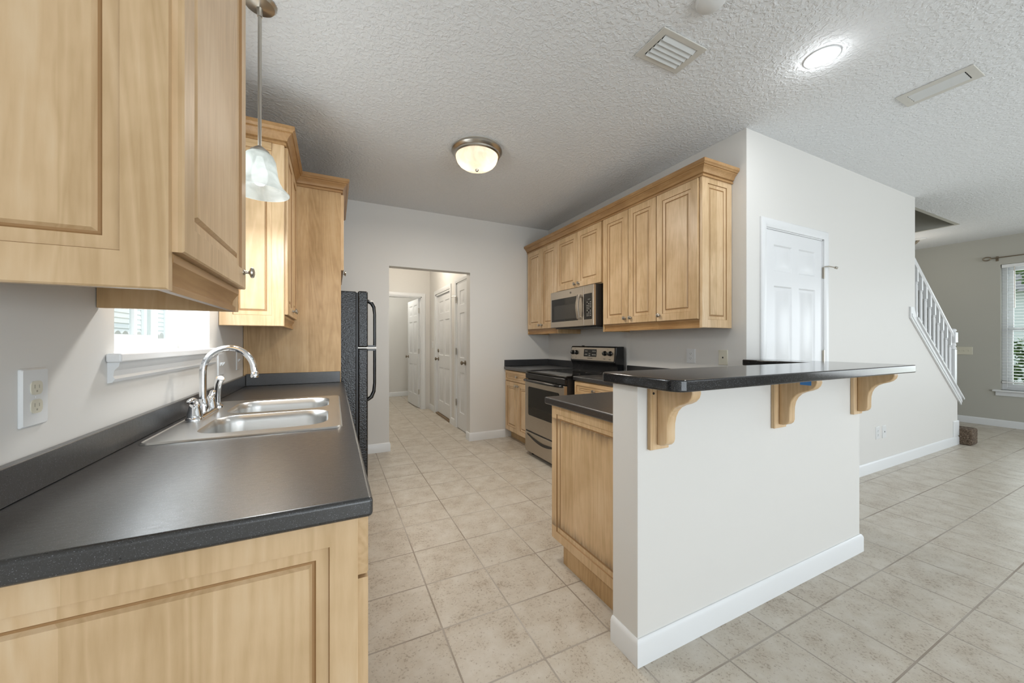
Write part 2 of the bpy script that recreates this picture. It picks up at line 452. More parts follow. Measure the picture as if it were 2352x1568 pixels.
    def slab(s, m, A, B, holes, w0, w1):
        A = sorted(set(A)); B = sorted(set(B)); nA, nB = len(A) - 1, len(B) - 1
        def full(i, j):
            if not (0 <= i < nA and 0 <= j < nB): return False
            a, b = (A[i] + A[i + 1]) / 2, (B[j] + B[j + 1]) / 2
            return not any(h[0] < a < h[1] and h[2] < b < h[3] for h in holes)
        idx = {}
        def V(i, j, k):
            if (i, j, k) not in idx:
                idx[(i, j, k)] = len(s.v); s.v.append(m(A[i], B[j], (w0, w1)[k]))
            return idx[(i, j, k)]
        for i in range(nA):
            for j in range(nB):
                if not full(i, j): continue
                s.f.append((V(i, j, 0), V(i, j + 1, 0), V(i + 1, j + 1, 0), V(i + 1, j, 0)))
                s.f.append((V(i, j, 1), V(i + 1, j, 1), V(i + 1, j + 1, 1), V(i, j + 1, 1)))
                if not full(i - 1, j): s.f.append((V(i, j, 0), V(i, j, 1), V(i, j + 1, 1), V(i, j + 1, 0)))
                if not full(i + 1, j): s.f.append((V(i + 1, j, 0), V(i + 1, j + 1, 0), V(i + 1, j + 1, 1), V(i + 1, j, 1)))
                if not full(i, j - 1): s.f.append((V(i, j, 0), V(i + 1, j, 0), V(i + 1, j, 1), V(i, j, 1)))
                if not full(i, j + 1): s.f.append((V(i, j + 1, 0), V(i, j + 1, 1), V(i + 1, j + 1, 1), V(i + 1, j + 1, 0)))
        return s


def wall(m, a0, a1, b0, b1, holes, w0, w1):
    A = [a0, a1] + [x for h in holes for x in h[:2]]; B = [b0, b1] + [x for h in holes for x in h[2:]]
    A = [min(max(x, a0), a1) for x in A]; B = [min(max(x, b0), b1) for x in B]
    return MB().slab(m, A, B, holes, w0, w1)


def faceXp(x0): return lambda a, b, w: (x0 + w, a, b)      # faces +X
def faceXm(x0): return lambda a, b, w: (x0 - w, a, b)      # faces -X
def faceYp(y0): return lambda a, b, w: (a, y0 + w, b)
def faceYm(y0): return lambda a, b, w: (a, y0 - w, b)
def flat(z0): return lambda a, b, w: (a, b, z0 + w)
def under(z0): return lambda a, b, w: (a, b, z0 - w)


WL = {}


def tag(o, label, cat=None, group=None, kind=None):
    o['label'] = label
    if cat: o['category'] = cat
    if group: o['group'] = group
    if kind: o['kind'] = kind
    return o


def thing(name, loc, label, cat, group=None, kind=None):
    o = bpy.data.objects.new(name, None); COL.objects.link(o)
    o.location = loc; o.empty_display_size = 0.05
    WL[o.name] = Vector(loc)
    return tag(o, label, cat, group, kind)


def part(name, mb, mat, parent=None, bevel=0.0, ang=32, origin=None, label=None, segs=2, recalc=True):
    me = bpy.data.meshes.new(name)
    xs = list(zip(*mb.v))
    lo = [min(q) for q in xs]; hi = [max(q) for q in xs]
    if origin is None:
        c = Vector([(l + h) / 2 for l, h in zip(lo, hi)])
        if parent is None: c.z = lo[2]
    else: c = Vector(origin)
    me.from_pydata([tuple(Vector(v) - c) for v in mb.v], [], mb.f)
    bm = bmesh.new(); bm.from_mesh(me)
    if recalc: bmesh.ops.recalc_face_normals(bm, faces=bm.faces)
    bm.to_mesh(me); bm.free()
    me.materials.append(mat)
    if mb.mi:
        me.materials.append(GLAZE)
        for i, k in mb.mi.items(): me.polygons[i].material_index = k
    me.polygons.foreach_set('use_smooth', [True] * len(me.polygons))
    me.set_sharp_from_angle(angle=math.radians(ang))
    me.update()
    o = bpy.data.objects.new(name, me); COL.objects.link(o)
    if bevel:
        b = o.modifiers.new('edge', 'BEVEL'); b.width = bevel; b.segments = segs; b.limit_method = 'ANGLE'; b.angle_limit = math.radians(40)
        b.harden_normals = True
    WL[o.name] = c
    if parent is not None:
        o.parent = parent; o.location = c - WL[parent.name]
    else: o.location = c
    if label: o['label'] = label
    return o


def struct(name, mb, mat, parent=None, bevel=0, label=None, **k):
    o = part(name, mb, mat, parent, bevel, origin=(0, 0, 0) if parent is None else None, **k)
    if parent is None: o['kind'] = 'structure'
    if label: o['label'] = label
    return o


def children(o): return [c for c in bpy.data.objects if c.parent is o]


def copy_tree(o, parent=None, loc=None, label=None):
    c = o.copy(); COL.objects.link(c); c.parent = parent
    if loc is not None: c.location = loc
    if label: c['label'] = label
    for ch in children(o): copy_tree(ch, c)
    return c


def knob(parent, p, d, mat=NICKEL, s=1.0):
    """Mushroom cabinet knob at p, pointing along d ('X', 1) etc."""
    ax, sg = d
    prof = [(.0085, 0), (.0085, .002), (.0045, .005), (.004, .013), (.008, .016), (.0145, .018), (.0165, .021), (.0150, .0255), (.008, .028), (.0, .0285)]
    return part('knob', MB().lathe(p, [(r * s, h * sg * s) for r, h in prof], ax, 20), mat, parent)


# ------------------------------------------------------------------ room shell
ZC = 2.743
XL, XR, YB, YS, XE = -0.575, 2.64, 4.29, 1.615, 8.65
struct('floor', MB().box(-0.8, 8.85, -4.2, 8.8, -0.12, 0), TILE)
mb = MB().slab(flat(ZC), [-0.8, 3.56, 7.30, 8.85], [-4.2, 1.73, 2.69, 8.8], [(3.56, 7.30, 1.73, 2.69)], 0, 0.25)
struct('ceiling', mb, CEIL)
zl = ZC + .0005
mb = MB().box(3.561, 3.6, 1.731, 2.689, zl, 5.2).box(7.26, 7.299, 1.731, 2.689, zl, 5.2).box(3.6, 7.26, 1.731, 1.77, zl, 5.2).box(3.6, 7.26, 2.65, 2.689, zl, 5.2).box(3.5, 7.36, 1.7, 2.75, 5.2, 5.3)
struct('wall_stairwell', mb, WALLB)
WIN1 = (1.468, 2.38, 1.170, 2.25)
struct('wall_left', wall(faceXp(XL), -4.0, YB + 4.4, 0, ZC, [WIN1], -0.165, 0), WALLP)
struct('wall_back', wall(faceYm(YB), XL, XR, 0, ZC, [(0.558, 1.512, -1, 2.073)], -0.125, 0), WALLP)
struct('wall_right', MB().box(XR, 2.76, YS + 0.1, YB + 0.12, 0, ZC), WALLP)
WEND = 6.72
sl = lambda x: 1.47 - 0.70 * (x - 5.36)
pts = [(XR, 0), (2.862, 0), (2.862, 2.072), (3.668, 2.072), (3.668, 0), (WEND, 0), (WEND, sl(WEND) + 0.09), (5.505, sl(5.505) + 0.09), (5.505, ZC), (XR, ZC)]
struct('wall_pantry', MB().prism(faceYm(YS), pts, -0.10, 0), WALLP)
WIN2 = (0.74, 1.672, 0.53, 2.335)
WIN5 = (-2.5, 0.1, 0.6, 2.2)
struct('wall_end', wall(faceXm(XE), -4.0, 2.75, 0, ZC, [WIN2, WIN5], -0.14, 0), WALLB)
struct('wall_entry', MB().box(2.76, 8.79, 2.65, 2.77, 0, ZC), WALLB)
WIN3 = (-0.2, 3.4, 0.0, 2.2); WIN4 = (4.3, 6.9, 0.6, 2.2)
struct('wall_front', wall(faceYp(-4.0), XL - 0.2, 8.79, 0, ZC, [WIN3, WIN4], -0.14, 0), WALLP)
mb = MB().prism(flat(0), [(1.035, 1.178), (1.035, 1.04), (2.77, 1.04), (2.77, 1.612), (2.65, 1.612), (2.65, 1.178)], 0, 1.056)
struct('wall_island', mb, WALLP, bevel=0.003)
# hall beyond the doorway
D1 = (5.418, 6.235, -1, 2.0); D2 = (4.63, 5.04, -1, 2.04)
XH = 1.585
struct('wall_hall_right', wall(faceXm(XH), YB + .125, 6.7, 0, ZC, [(5.39, 6.262, -1, 2.03), (4.60, 5.07, -1, 2.06)], -0.12, 0), WALLP)
struct('wall_hall_left', MB().box(0.33, 0.45, YB + .125, 6.7, 0, ZC), WALLP)
struct('wall_hall_end', wall(faceYm(6.7), 0.2, 2.2, 0, ZC, [(0.64, 1.44, -1, 2.035)], -0.12, 0), WALLP)
struct('wall_back_room', MB().box(0.0, 2.4, 8.54, 8.66, 0, ZC).box(2.3, 2.42, 6.82, 8.6, 0, ZC).box(0.0, 0.12, 6.82, 8.6, 0, ZC), WALLP)

# baseboards
BP = [(0, 0), (.014, 0), (.014, .082), (.009, .094), (.004, .099), (0, .099)]
g0 = flat(0)
struct('baseboard_island', MB().sweep(g0, [(1.035, 1.176), (1.035, 1.04), (2.77, 1.04), (2.77, 1.60)], BP), TRIM)
struct('baseboard_right', MB().sweep(g0, [(3.735, YS), (WEND, YS), (WEND, YS + .09)], BP), TRIM)
struct('baseboard_back', MB().sweep(g0, [(0.27, YB), (0.558, YB), (0.558, YB + .12)], BP), TRIM)
struct('baseboard_doorway', MB().sweep(g0, [(1.512, YB + .12), (1.512, YB), (1.985, YB)], BP), TRIM)
struct('baseboard_end', MB().sweep(g0, [(XE, 2.64), (XE, -3.9)], BP), TRIM)
struct('baseboard_hall', MB().sweep(g0, [(XH, 6.69), (XH, 6.33)], BP).sweep(g0, [(XH, 5.33), (XH, 5.13)], BP), TRIM)
struct('baseboard_back_room', MB().sweep(g0, [(0.13, 8.54), (2.29, 8.54)], BP), TRIM)
struct('baseboard_front', MB().sweep(g0, [(3.5, -4.0), (XL, -4.0), (XL, 0.8)], BP), TRIM)


def casing(m, a0, a1, top, wd=0.065):
    prof = [(0, 0), (0, .011), (.012, .013), (.02, .017), (.045, .018), (wd - .006, .016), (wd, .010), (wd, 0)]
    return MB().sweep(m, [(a1, 0), (a1, top), (a0, top), (a0, 0)], prof)


def hinge(parent, m, a, b, w, mat=NICKEL):
    mb = MB().mbox(m, a - .014, a + .014, b - .045, b + .045, w - .002, w + .002)
    c = m(a, b - .048, w + .006)
    mb.lathe(c, [(.006, 0), (.006, .096)], 'Z', 10)
    return part('hinge', mb, mat, parent)


def leaf(m, a0, a1, b0, b1, th, cols, rows):
    """Moulded door leaf: cols/rows list the panel spans."""
    A = [a0] + [x for c in cols for x in c] + [a1]; B = [b0] + [x for r in rows for x in r] + [b1]
    mb = MB(); pan = {(A.index(c[0]), B.index(r[0])) for c in cols for r in rows}
    for i in range(len(A) - 1):
        for j in range(len(B) - 1):
            p, q, r, s_ = A[i], A[i + 1], B[j], B[j + 1]
            if (i, j) in pan:
                loops = []
                for ins, w in [(0, th), (.010, th - .008), (.026, th - .008), (.044, th - .002)]:
                    loops.append([m(p + ins, r + ins, w), m(q - ins, r + ins, w), m(q - ins, s_ - ins, w), m(p + ins, s_ - ins, w)])
                mb.loft(loops, False, True)
            else: mb.add([m(p, r, th), m(q, r, th), m(q, s_, th), m(p, s_, th)], [(0, 1, 2, 3)])
    mb.add([m(a0, b0, 0), m(a1, b0, 0), m(a1, b1, 0), m(a0, b1, 0), m(a0, b0, th), m(a1, b0, th), m(a1, b1, th), m(a0, b1, th)],
           [(0, 3, 2, 1), (0, 1, 5, 4), (1, 2, 6, 5), (2, 3, 7, 6), (3, 0, 4, 7)])
    return mb


def rows_for(t): return [(.235, .80), (1.00, t - .415), (t - .305, t - .105)]


def cols_for(a0, a1, e=.105, mid=.095):
    c = (a0 + a1) / 2
    return [(a0 + e, c - mid / 2), (c + mid / 2, a1 - e)]


def door_knob(parent, m, a, b, w, mat=BRONZE, name='door_knob'):
    c = m(a, b, w); e = m(a, b, w + 1)
    ax = 'X' if abs(e[0] - c[0]) > .5 else 'Y'; sg = (e[0] - c[0]) if ax == 'X' else (e[1] - c[1])
    prof = [(.032, 0), (.032, .006), (.012, .010), (.011, .032), (.02, .038), (.027, .047), (.026, .058), (.016, .065), (0, .066)]
    if name == 'deadbolt': prof = [(.03, 0), (.03, .012), (.02, .016), (0, .016)]
    return part(name, MB().lathe(c, [(r, h * sg) for r, h in prof], ax, 20), mat, parent)


# door_1: six-panel pantry door in the long wall
d1 = thing('door_1', (3.265, YS, 0), 'white six-panel pantry door beside the wall cabinets, bumper on its top hinge', None, None, 'structure')
m = faceYm(YS + .012)
part('door_leaf', leaf(lambda a, b, w: (a, YS + .032 - w, b), 2.872, 3.658, .012, 2.060, .03, cols_for(2.872, 3.658), rows_for(2.06)), DOORW, d1)
part('casing', casing(faceYm(YS), 2.862, 3.668, 2.072), TRIM, d1)
jm = MB().box(2.862, 2.870, YS + .0, YS + .1, 0, 2.07).box(3.660, 3.668, YS, YS + .1, 0, 2.07).box(2.862, 3.668, YS, YS + .1, 2.062, 2.072)
part('jamb', jm, TRIM, d1)
for z in (1.796, 1.105, 0.25): hinge(d1, faceYm(YS), 3.668, z, .002)
part('hinge_bumper', MB().tube([(3.668, YS - .012, 1.845), (3.69, YS - .03, 1.848), (3.735, YS - .055, 1.838)], .005, 8).tube([(3.735, YS - .055, 1.838), (3.752, YS - .062, 1.834)], .010, 10), NICKEL, d1)
door_knob(d1, faceYm(YS), 2.935, .93, .0, NICKEL)

# door_2: exterior hall door; door_3: narrow hall door
d2 = thing('door_2', (XH, 5.826, 0), 'white hall door with deadbolt, set back in its casing over a brown threshold', None, None, 'structure')
mh = lambda a, b, w: (XH + .065 - w, a, b)
part('door_leaf', leaf(mh, 5.418, 6.235, .03, 2.0, .04, cols_for(5.418, 6.235), rows_for(2.0)), DOORW, d2)
part('casing', casing(lambda a, b, w: (XH - w, -a, b), -6.262, -5.39, 2.03), TRIM, d2)
part('jamb', MB().box(XH, XH + .12, 5.39, 5.416, 0, 2.03).box(XH, XH + .12, 6.237, 6.262, 0, 2.03).box(XH, XH + .12, 5.39, 6.262, 2.002, 2.03), TRIM, d2)
door_knob(d2, mh, 6.165, .935, .04); door_knob(d2, mh, 6.165, 1.075, .04, name='deadbolt')
part('threshold', MB().box(XH - .01, XH + .10, 5.418, 6.235, 0, .022), THRESH, d2, .004)
d3 = thing('door_3', (XH, 4.835, 0), 'narrow white hall closet door nearest the kitchen doorway', None, None, 'structure')
mh3 = lambda a, b, w: (XH + .032 - w, a, b)
part('door_leaf', leaf(mh3, 4.63, 5.04, .012, 2.04, .03, [(4.735, 4.935)], rows_for(2.04)), DOORW, d3)
part('casing', casing(lambda a, b, w: (XH - w, -a, b), -5.07, -4.60, 2.06), TRIM, d3)
part('jamb', MB().box(XH, XH + .12, 4.60, 4.628, 0, 2.06).box(XH, XH + .12, 5.042, 5.07, 0, 2.06).box(XH, XH + .12, 4.6, 5.07, 2.042, 2.06), TRIM, d3)
door_knob(d3, mh3, 4.69, .94, .03)
for z in (1.82, 1.087, .366): hinge(d3, faceXm(XH), 5.045, z, .012)
part('hinge_bumper', MB().tube([(XH - .015, 5.045, 1.87), (XH - .04, 5.09, 1.875), (XH - .06, 5.13, 1.868)], .006, 8), NICKEL, d3)
# door_4: open door into the room at the end of the hall
d4 = thing('door_4', (1.04, 6.7, 0), 'white six-panel door standing open at the end of the hall', None, None, 'structure')
part('casing', casing(faceYm(6.7), .64, 1.44, 2.035), TRIM, d4)
part('jamb', MB().box(.64, .655, 6.7, 6.82, 0, 2.035).box(1.425, 1.44, 6.7, 6.82, 0, 2.035).box(.64, 1.44, 6.7, 6.82, 2.02, 2.035), TRIM, d4)
ang = math.radians(4)
def mo(a, b, w):  # leaf hinged at (1.425, 6.83), swung into the room
    x, y = -w, a
    return (1.44 + x * math.cos(ang) - y * math.sin(ang), 6.84 + y * math.cos(ang) + x * math.sin(ang), b)
part('door_leaf', leaf(mo, 0, .76, .012, 2.02, .035, cols_for(0, .76), rows_for(2.02)), DOORW, d4)
k = mo(.70, .93, .035)
part('door_knob', MB().lathe(k, [(.03, 0), (.03, -.006), (.012, -.01), (.012, -.032), (.025, -.042), (.027, -.055), (0, -.065)], 'X', 18), BRONZE, d4)
for z in (1.80, 1.05, .3):
    q = mo(0, z - .045, .02); part('hinge', MB().box(q[0] - .02, q[0] + .016, q[1] - .012, q[1], z - .045, z + .045), NICKEL, d4)

# ------------------------------------------------------------------ window over the sink
w1 = thing('window_1', (XL, 1.924, 1.187), 'white sliding window over the kitchen sink with deep painted recess', None, None, 'structure')
fx0, fx1 = -0.735, -0.70
def rect_frame(m, a0, a1, b0, b1, t, w0, w1):
    return MB().slab(m, [a0, a0 + t, a1 - t, a1], [b0, b0 + t, b1 - t, b1], [(a0 + t, a1 - t, b0 + t, b1 - t)], w0, w1)
wm = lambda a, b, w: (w, a, b)
part('frame', rect_frame(wm, 1.468, 2.38, 1.188, 2.25, .045, fx0, fx1), TRIM, w1, .003)
part('sash', rect_frame(wm, 1.505, 2.16, 1.215, 2.215, .035, -.728, -.704), TRIM, w1, .002)
part('sash', rect_frame(wm, 2.085, 2.335, 1.215, 2.215, .022, -.734, -.722), TRIM, w1, .002)
part('muntin', MB().box(-.722, -.708, 1.955, 1.978, 1.25, 2.2), TRIM, w1)
part('pane', MB().box(-.719, -.716, 1.54, 2.125, 1.25, 2.18), PANE, w1)
part('pane', MB().box(-.729, -.726, 2.107, 2.313, 1.237, 2.193), PANE, w1)
# stool with returned ends, apron below
part('stool', MB().box(-.738, XL + .002, 1.469, 2.379, 1.171, 1.190).box(XL + .0005, XL + .035, 1.418, 2.448, 1.163, 1.190), TRIM, w1, .006)
ap = [(0, 1.163), (.026, 1.163), (.024, 1.152), (.014, 1.140), (.012, 1.124), (.016, 1.116), (.010, 1.106), (0, 1.104)]
part('apron', MB().prism(lambda a, b, w: (XL + a, w, b), ap, 1.432, 2.434), TRIM, w1)

# window in the front wall, with blind
w2 = thing('window_2', (XE, 1.206, .53), 'white front window behind a slatted blind beside the entry', None, None, 'structure')
def wm2(a, b, w): return (XE + w, a, b)
part('frame', rect_frame(wm2, .74, 1.672, .53, 2.335, .05, .07, .13), TRIM, w2, .003)
part('sash', rect_frame(wm2, .79, 1.622, .575, 1.43, .045, .075, .10), TRIM, w2, .003)
part('sash', rect_frame(wm2, .79, 1.622, 1.385, 2.285, .045, .10, .125), TRIM, w2, .003)
part('pane', MB().box(XE + .086, XE + .089, .83, 1.58, .615, 1.39), PANE, w2)
part('pane', MB().box(XE + .111, XE + .114, .83, 1.58, 1.425, 2.245), PANE, w2)
part('stool', MB().box(XE - .05, XE + .07, .68, 1.739, .506, .53), TRIM, w2, .006)
part('apron', MB().box(XE - .018, XE, .70, 1.716, .446, .506), TRIM, w2, .006)
bl = thing('window_blind', (XE + .035, 1.206, .62), 'white slatted blind hanging in the front window', 'blind')
part('head_rail', MB().box(XE + .005, XE + .06, .75, 1.664, 2.285, 2.332), BLIND, bl, .004)
for i in range(37):
    z = .675 + i * .0435
    part('slat', MB().prism(lambda a, b, w: (XE + .033 + a, w, z + b), [(-.025, -.004), (0, .001), (.025, .001), (.025, .004), (0, .0045), (-.025, -.001)], .752, 1.662), BLIND, bl)
part('bottom_rail', MB().box(XE + .008, XE + .058, .752, 1.662, .632, .655), BLIND, bl, .004)
for y in (1.36, 1.05):
    part('ladder_cord', MB().tube([(XE + .007, y, .64), (XE + .007, y, 2.29)], .0018, 6), PLAST, bl)
part('wand', MB().tube([(XE - .002, 1.55, 2.29), (XE - .004, 1.548, 1.70)], .006, 8), NICKEL, bl)
part('pull_cord', MB().tube([(XE + .002, 1.615, 2.29), (XE + .002, 1.615, .56)], .002, 6), PLAST, bl)
rd = thing('curtain_rod', (XE, 1.2, 2.43), 'bronze curtain rod with oval finials above the front window', 'curtain rod')
part('rod', MB().tube([(XE - .07, .6, 2.43), (XE - .07, 1.745, 2.43)], .008, 10), BRONZE, rd)
for y, sg in ((1.745, 1), (.6, -1)):
    lp = [(XE - .07, y + sg * (.036 + .036 * math.cos(a)), 2.43 + .024 * math.sin(a)) for a in [2 * PI * k / 20 for k in range(21)]]
    part('finial', MB().tube(lp, .008, 8), BRONZE, rd)
for y in (1.70, .7):
    part('bracket', MB().box(XE - .006, XE, y - .012, y + .012, 2.39, 2.46).tube([(XE, y, 2.42), (XE - .07, y, 2.42)], .006, 8), BRONZE, rd)

# glazed openings of the room behind the camera
for nm, (a0, a1, b0, b1), y, lab in (('window_3', WIN3, -4.07, 'patio door'), ('window_4', WIN4, -4.07, 'dining window')):
    q = lambda a, b, w: (a, y + w, b)
    t = MB().slab(q, [a0, a0 + .06, (a0 + a1) / 2 - .04, (a0 + a1) / 2 + .04, a1 - .06, a1], [b0, b0 + .06, b1 - .06, b1],
                  [(a0 + .06, (a0 + a1) / 2 - .04, b0 + .06, b1 - .06), ((a0 + a1) / 2 + .04, a1 - .06, b0 + .06, b1 - .06)], 0, .05)
    struct(nm, t, TRIM)
q5 = lambda a, b, w: (XE + .07 + w, a, b)
struct('window_5', MB().slab(q5, [-2.5, -2.44, -1.24, -1.16, .04, .1], [.6, .66, 2.14, 2.2], [(-2.44, -1.24, .66, 2.14), (-1.16, .04, .66, 2.14)], 0, .05), TRIM)

# ------------------------------------------------------------------ cabinets
ZB, ZT = 1.372, 2.40           # wall-cabinet box
LRP = [(-.018, 1.380), (.004, 1.380), (.004, 1.366), (-.002, 1.358), (-.010, 1.346), (-.012, 1.334), (-.004, 1.327), (-.004, 1.314), (-.018, 1.314)]
CRP = [(-.002, 2.380), (.011, 2.380), (.011, 2.391), (.005, 2.393), (.005, 2.398), (.016, 2.402), (.020, 2.414), (.028, 2.427), (.040, 2.437), (.040, 2.443), (.047, 2.444), (.050, 2.450), (.058, 2.456), (.058, 2.476), (-.002, 2.476)]


def cab_door(t, m, a0, a1, b0, b1, w, kn=None, fr=.056, name='door', th=.02):
    d = part(name, MB().panel(m, a0, a1, b0, b1, th, fr, w), WZ if name == 'door' else WY, t)
    if kn:
        c = m(kn[0], kn[1], w + th); e = m(kn[0], kn[1], w + th + 1)
        ax = 'X' if abs(e[0] - c[0]) > .5 else 'Y'
        knob(d, c, (ax, (e[0] - c[0]) if ax == 'X' else (e[1] - c[1])))
    return d


# near upper cabinet, left wall
mL = faceXp(XL)
c = thing('kitchen_cabinet', (XL, 1.118, 1.314), 'large maple wall cabinet in front of the sink window, panelled end to the viewer', 'cabinet', 'maple wall cabinets')
part('body', MB().mbox(mL, .864, 1.374, ZB, ZT, .002, .31).mbox(mL, 1.374, 1.392, 1.314, ZT, .002, .31), WVZ, c, .001)
part('end_panel', MB().panel(lambda a, b, w: (a, .864 - w, b), XL + .003, -.262, 1.314, ZT, .02, .062), WZ, c)
cab_door(c, mL, .862, 1.386, 1.384, 2.376, .31, (1.352, 1.432))
part('light_rail', MB().prism(lambda a, b, w: (-.265 + a, w, b), LRP, .866, 1.374), WCY, c)
part('crown', MB().sweep(flat(0), [(XL + .003, .844), (-.262, .844), (-.262, 1.392), (XL + .003, 1.392)], CRP), WCY, c)
CPL = [(XL + .003, 2.535), (-.262, 2.535), (-.262, 3.151), (.052, 3.151), (.052, 3.1715), (.052, 4.02), (XL + .003, 4.02)]

# far upper cabinet, left wall
c = thing('kitchen_cabinet', (XL, 2.86, 1.314), 'maple wall cabinet hung against the tall refrigerator panel, behind the pendant', 'cabinet', 'maple wall cabinets')
part('body', MB().mbox(mL, 2.555, 3.150, ZB, ZT, .002, .31), WVZ, c, .001)
part('end_panel', MB().panel(lambda a, b, w: (a, 2.555 - w, b), XL + .003, -.262, 1.314, ZT, .02, .062), WZ, c)
part('scribe_strip', MB().box(XL + .003, -.325, 2.527, 2.5345, 2.335, 2.379), WX, c, .001)
cab_door(c, mL, 2.552, 2.848, 1.384, 2.376, .31, (2.812, 1.425)); cab_door(c, mL, 2.853, 3.146, 1.384, 2.376, .31, (2.888, 1.425))
part('light_rail', MB().prism(lambda a, b, w: (-.265 + a, w, b), LRP, 2.556, 3.150), WCY, c)
part('crown', MB().sweep(flat(0), CPL, CRP, seg=(0, 2)), WCY, c)

# tall panel beside the refrigerator
c = thing('refrigerator_enclosure', (-.262, 3.16, 0.91), 'tall plain maple side panel between sink counter and refrigerator', 'cabinet side')
part('board', MB().box(XL + .003, .052, 3.151, 3.171, .0, 2.40), WVZ, c, .001)
part('crown', MB().sweep(flat(0), CPL, CRP, seg=(2, 4)), WCX, c)
# cabinet over the refrigerator
c = thing('refrigerator_cabinet', (-.26, 3.6, 1.74), 'maple cabinet above the black refrigerator', 'cabinet', 'maple wall cabinets')
part('body', MB().mbox(mL, 3.172, 4.02, 1.745, ZT, .002, .627), WVZ, c, .001)
cab_door(c, mL, 3.178, 3.590, 1.785, 2.376, .627, (3.555, 1.83)); cab_door(c, mL, 3.596, 4.015, 1.785, 2.376, .627, (3.630, 1.83))
part('crown', MB().sweep(flat(0), CPL, CRP, seg=(4, 6)), WCY, c)

# right wall uppers
mR = faceXm(XR)
c = thing('kitchen_cabinet', (XR, 1.93, 1.32), 'wide single-door maple wall cabinet with panelled end, nearest the pantry door', 'cabinet', 'maple wall cabinets')
part('body', MB().mbox(mR, 1.742, 2.115, ZB + .004, ZT, .002, .32), WVZ, c, .001)
part('end_panel', MB().panel(lambda a, b, w: (a, 1.742 - w, b), XR - .325, XR - .002, 1.322, ZT, .022, .058), WZ, c)
cab_door(c, mR, 1.746, 2.112, 1.384, 2.376, .32, (2.082, 1.43))
part('light_rail', MB().prism(lambda a, b, w: (2.32 - a, w, b + .006), LRP, 1.744, 2.115), WCY, c)
part('crown', MB().sweep(flat(0), [(2.318, 2.115), (2.318, 1.72), (XR - .002, 1.72)], CRP), WCY, c)
c = thing('kitchen_cabinet', (XR, 2.445, 1.32), 'two-door full-height maple wall cabinet just right of the microwave', 'cabinet', 'maple wall cabinets')
part('body', MB().mbox(mR, 2.115, 2.755, ZB + .004, ZT, .002, .32).mbox(mR, 2.755, 2.775, 1.318, ZT, .002, .32), WVZ, c, .001)
cab_door(c, mR, 2.118, 2.421, 1.384, 2.376, .32, (2.388, 1.43)); cab_door(c, mR, 2.426, 2.750, 1.384, 2.376, .32, (2.459, 1.43))
part('light_rail', MB().prism(lambda a, b, w: (2.32 - a, w, b + .006), LRP, 2.115, 2.756), WCY, c)
part('crown', MB().sweep(flat(0), [(2.318, 2.7755), (2.318, 2.115)], CRP), WCY, c)
c = thing('kitchen_cabinet', (XR, 3.165, 1.775), 'short two-door maple cabinet over the microwave', 'cabinet', 'maple wall cabinets')
part('body', MB().mbox(mR, 2.776, 3.556, 1.785, ZT, .002, .32), WVZ, c, .001)
cab_door(c, mR, 2.782, 3.160, 1.795, 2.376, .32, (3.128, 1.835)); cab_door(c, mR, 3.166, 3.552, 1.795, 2.376, .32, (3.198, 1.835))
part('crown', MB().sweep(flat(0), [(2.318, 3.5565), (2.318, 2.7755)], CRP), WCY, c)
c = thing('kitchen_cabinet', (XR, 3.92, 1.32), 'narrow two-door maple wall cabinet in the far corner, left of the microwave', 'cabinet', 'maple wall cabinets')
part('body', MB().mbox(mR, 3.577, 4.27, ZB + .004, ZT, .002, .32).mbox(mR, 3.557, 3.577, 1.318, ZT, .002, .32).mbox(mR, 4.27, 4.285, 1.318, ZT, .002, .32), WVZ, c, .001)
cab_door(c, mR, 3.562, 3.905, 1.384, 2.376, .32, (3.875, 1.43)); cab_door(c, mR, 3.910, 4.255, 1.384, 2.376, .32, (3.942, 1.43))
part('light_rail', MB().prism(lambda a, b, w: (2.32 - a, w, b + .006), LRP, 3.577, 4.27), WCY, c)
part('crown', MB().sweep(flat(0), [(2.318, 4.287), (2.318, 3.5565)], CRP), WCY, c)
# base cabinets, left run
def base_left(y0, y1, label, drawer=True, end=False, two=False):
    c = thing('base_cabinet', (XL, (y0 + y1) / 2, 0), label, 'cabinet', 'maple base cabinets')
    e = .018
    hb = MB().mbox(mL, y0, y0 + e, .10, .868, .003, .62).mbox(mL, y1 - e, y1, .10, .868, .003, .62).mbox(mL, y0 + e, y1 - e, .10, .118, .003, .62)
    hb.mbox(mL, y0 + e, y1 - e, .118, .868, .003, .012).mbox(mL, y0 + e, y1 - e, .83, .868, .60, .62).mbox(mL, y0 + e, y1 - e, .72, .745, .60, .62)
    part('body', hb, WVZ, c, .001)
    part('toe_kick', MB().mbox(mL, y0, y1, 0, .10, .10, .55), WVZ, c)
    if end: part('end_panel', MB().panel(lambda a, b, w: (a, y0 - w, b), XL + .003, .045, .10, .868, .02, .052), WZ, c)
    a0, a1 = y0 + .004 - (.016 if end else 0), y1 - .004
    spans = [(a0, (a0 + a1) / 2 - .002), ((a0 + a1) / 2 + .002, a1)] if two else [(a0, a1)]
    for i, (p, q) in enumerate(spans):
        cab_door(c, mL, p, q, .742, .862, .62, ((p + q) / 2 if not end else p + .30, .805) if drawer else None, .03, 'drawer')
        cab_door(c, mL, p, q, .112, .734, .62, ((q if i == 0 else p) + (-.03 if i == 0 else .03), .69))
    return c


base_left(.830, 1.42, 'maple base cabinet at the near end of the sink counter, panelled end facing the viewer', end=True)
base_left(1.42, 2.40, 'maple sink base cabinet under the double sink', drawer=False, two=True)
base_left(2.40, 3.15, 'maple base cabinet between sink base and refrigerator panel', two=True)


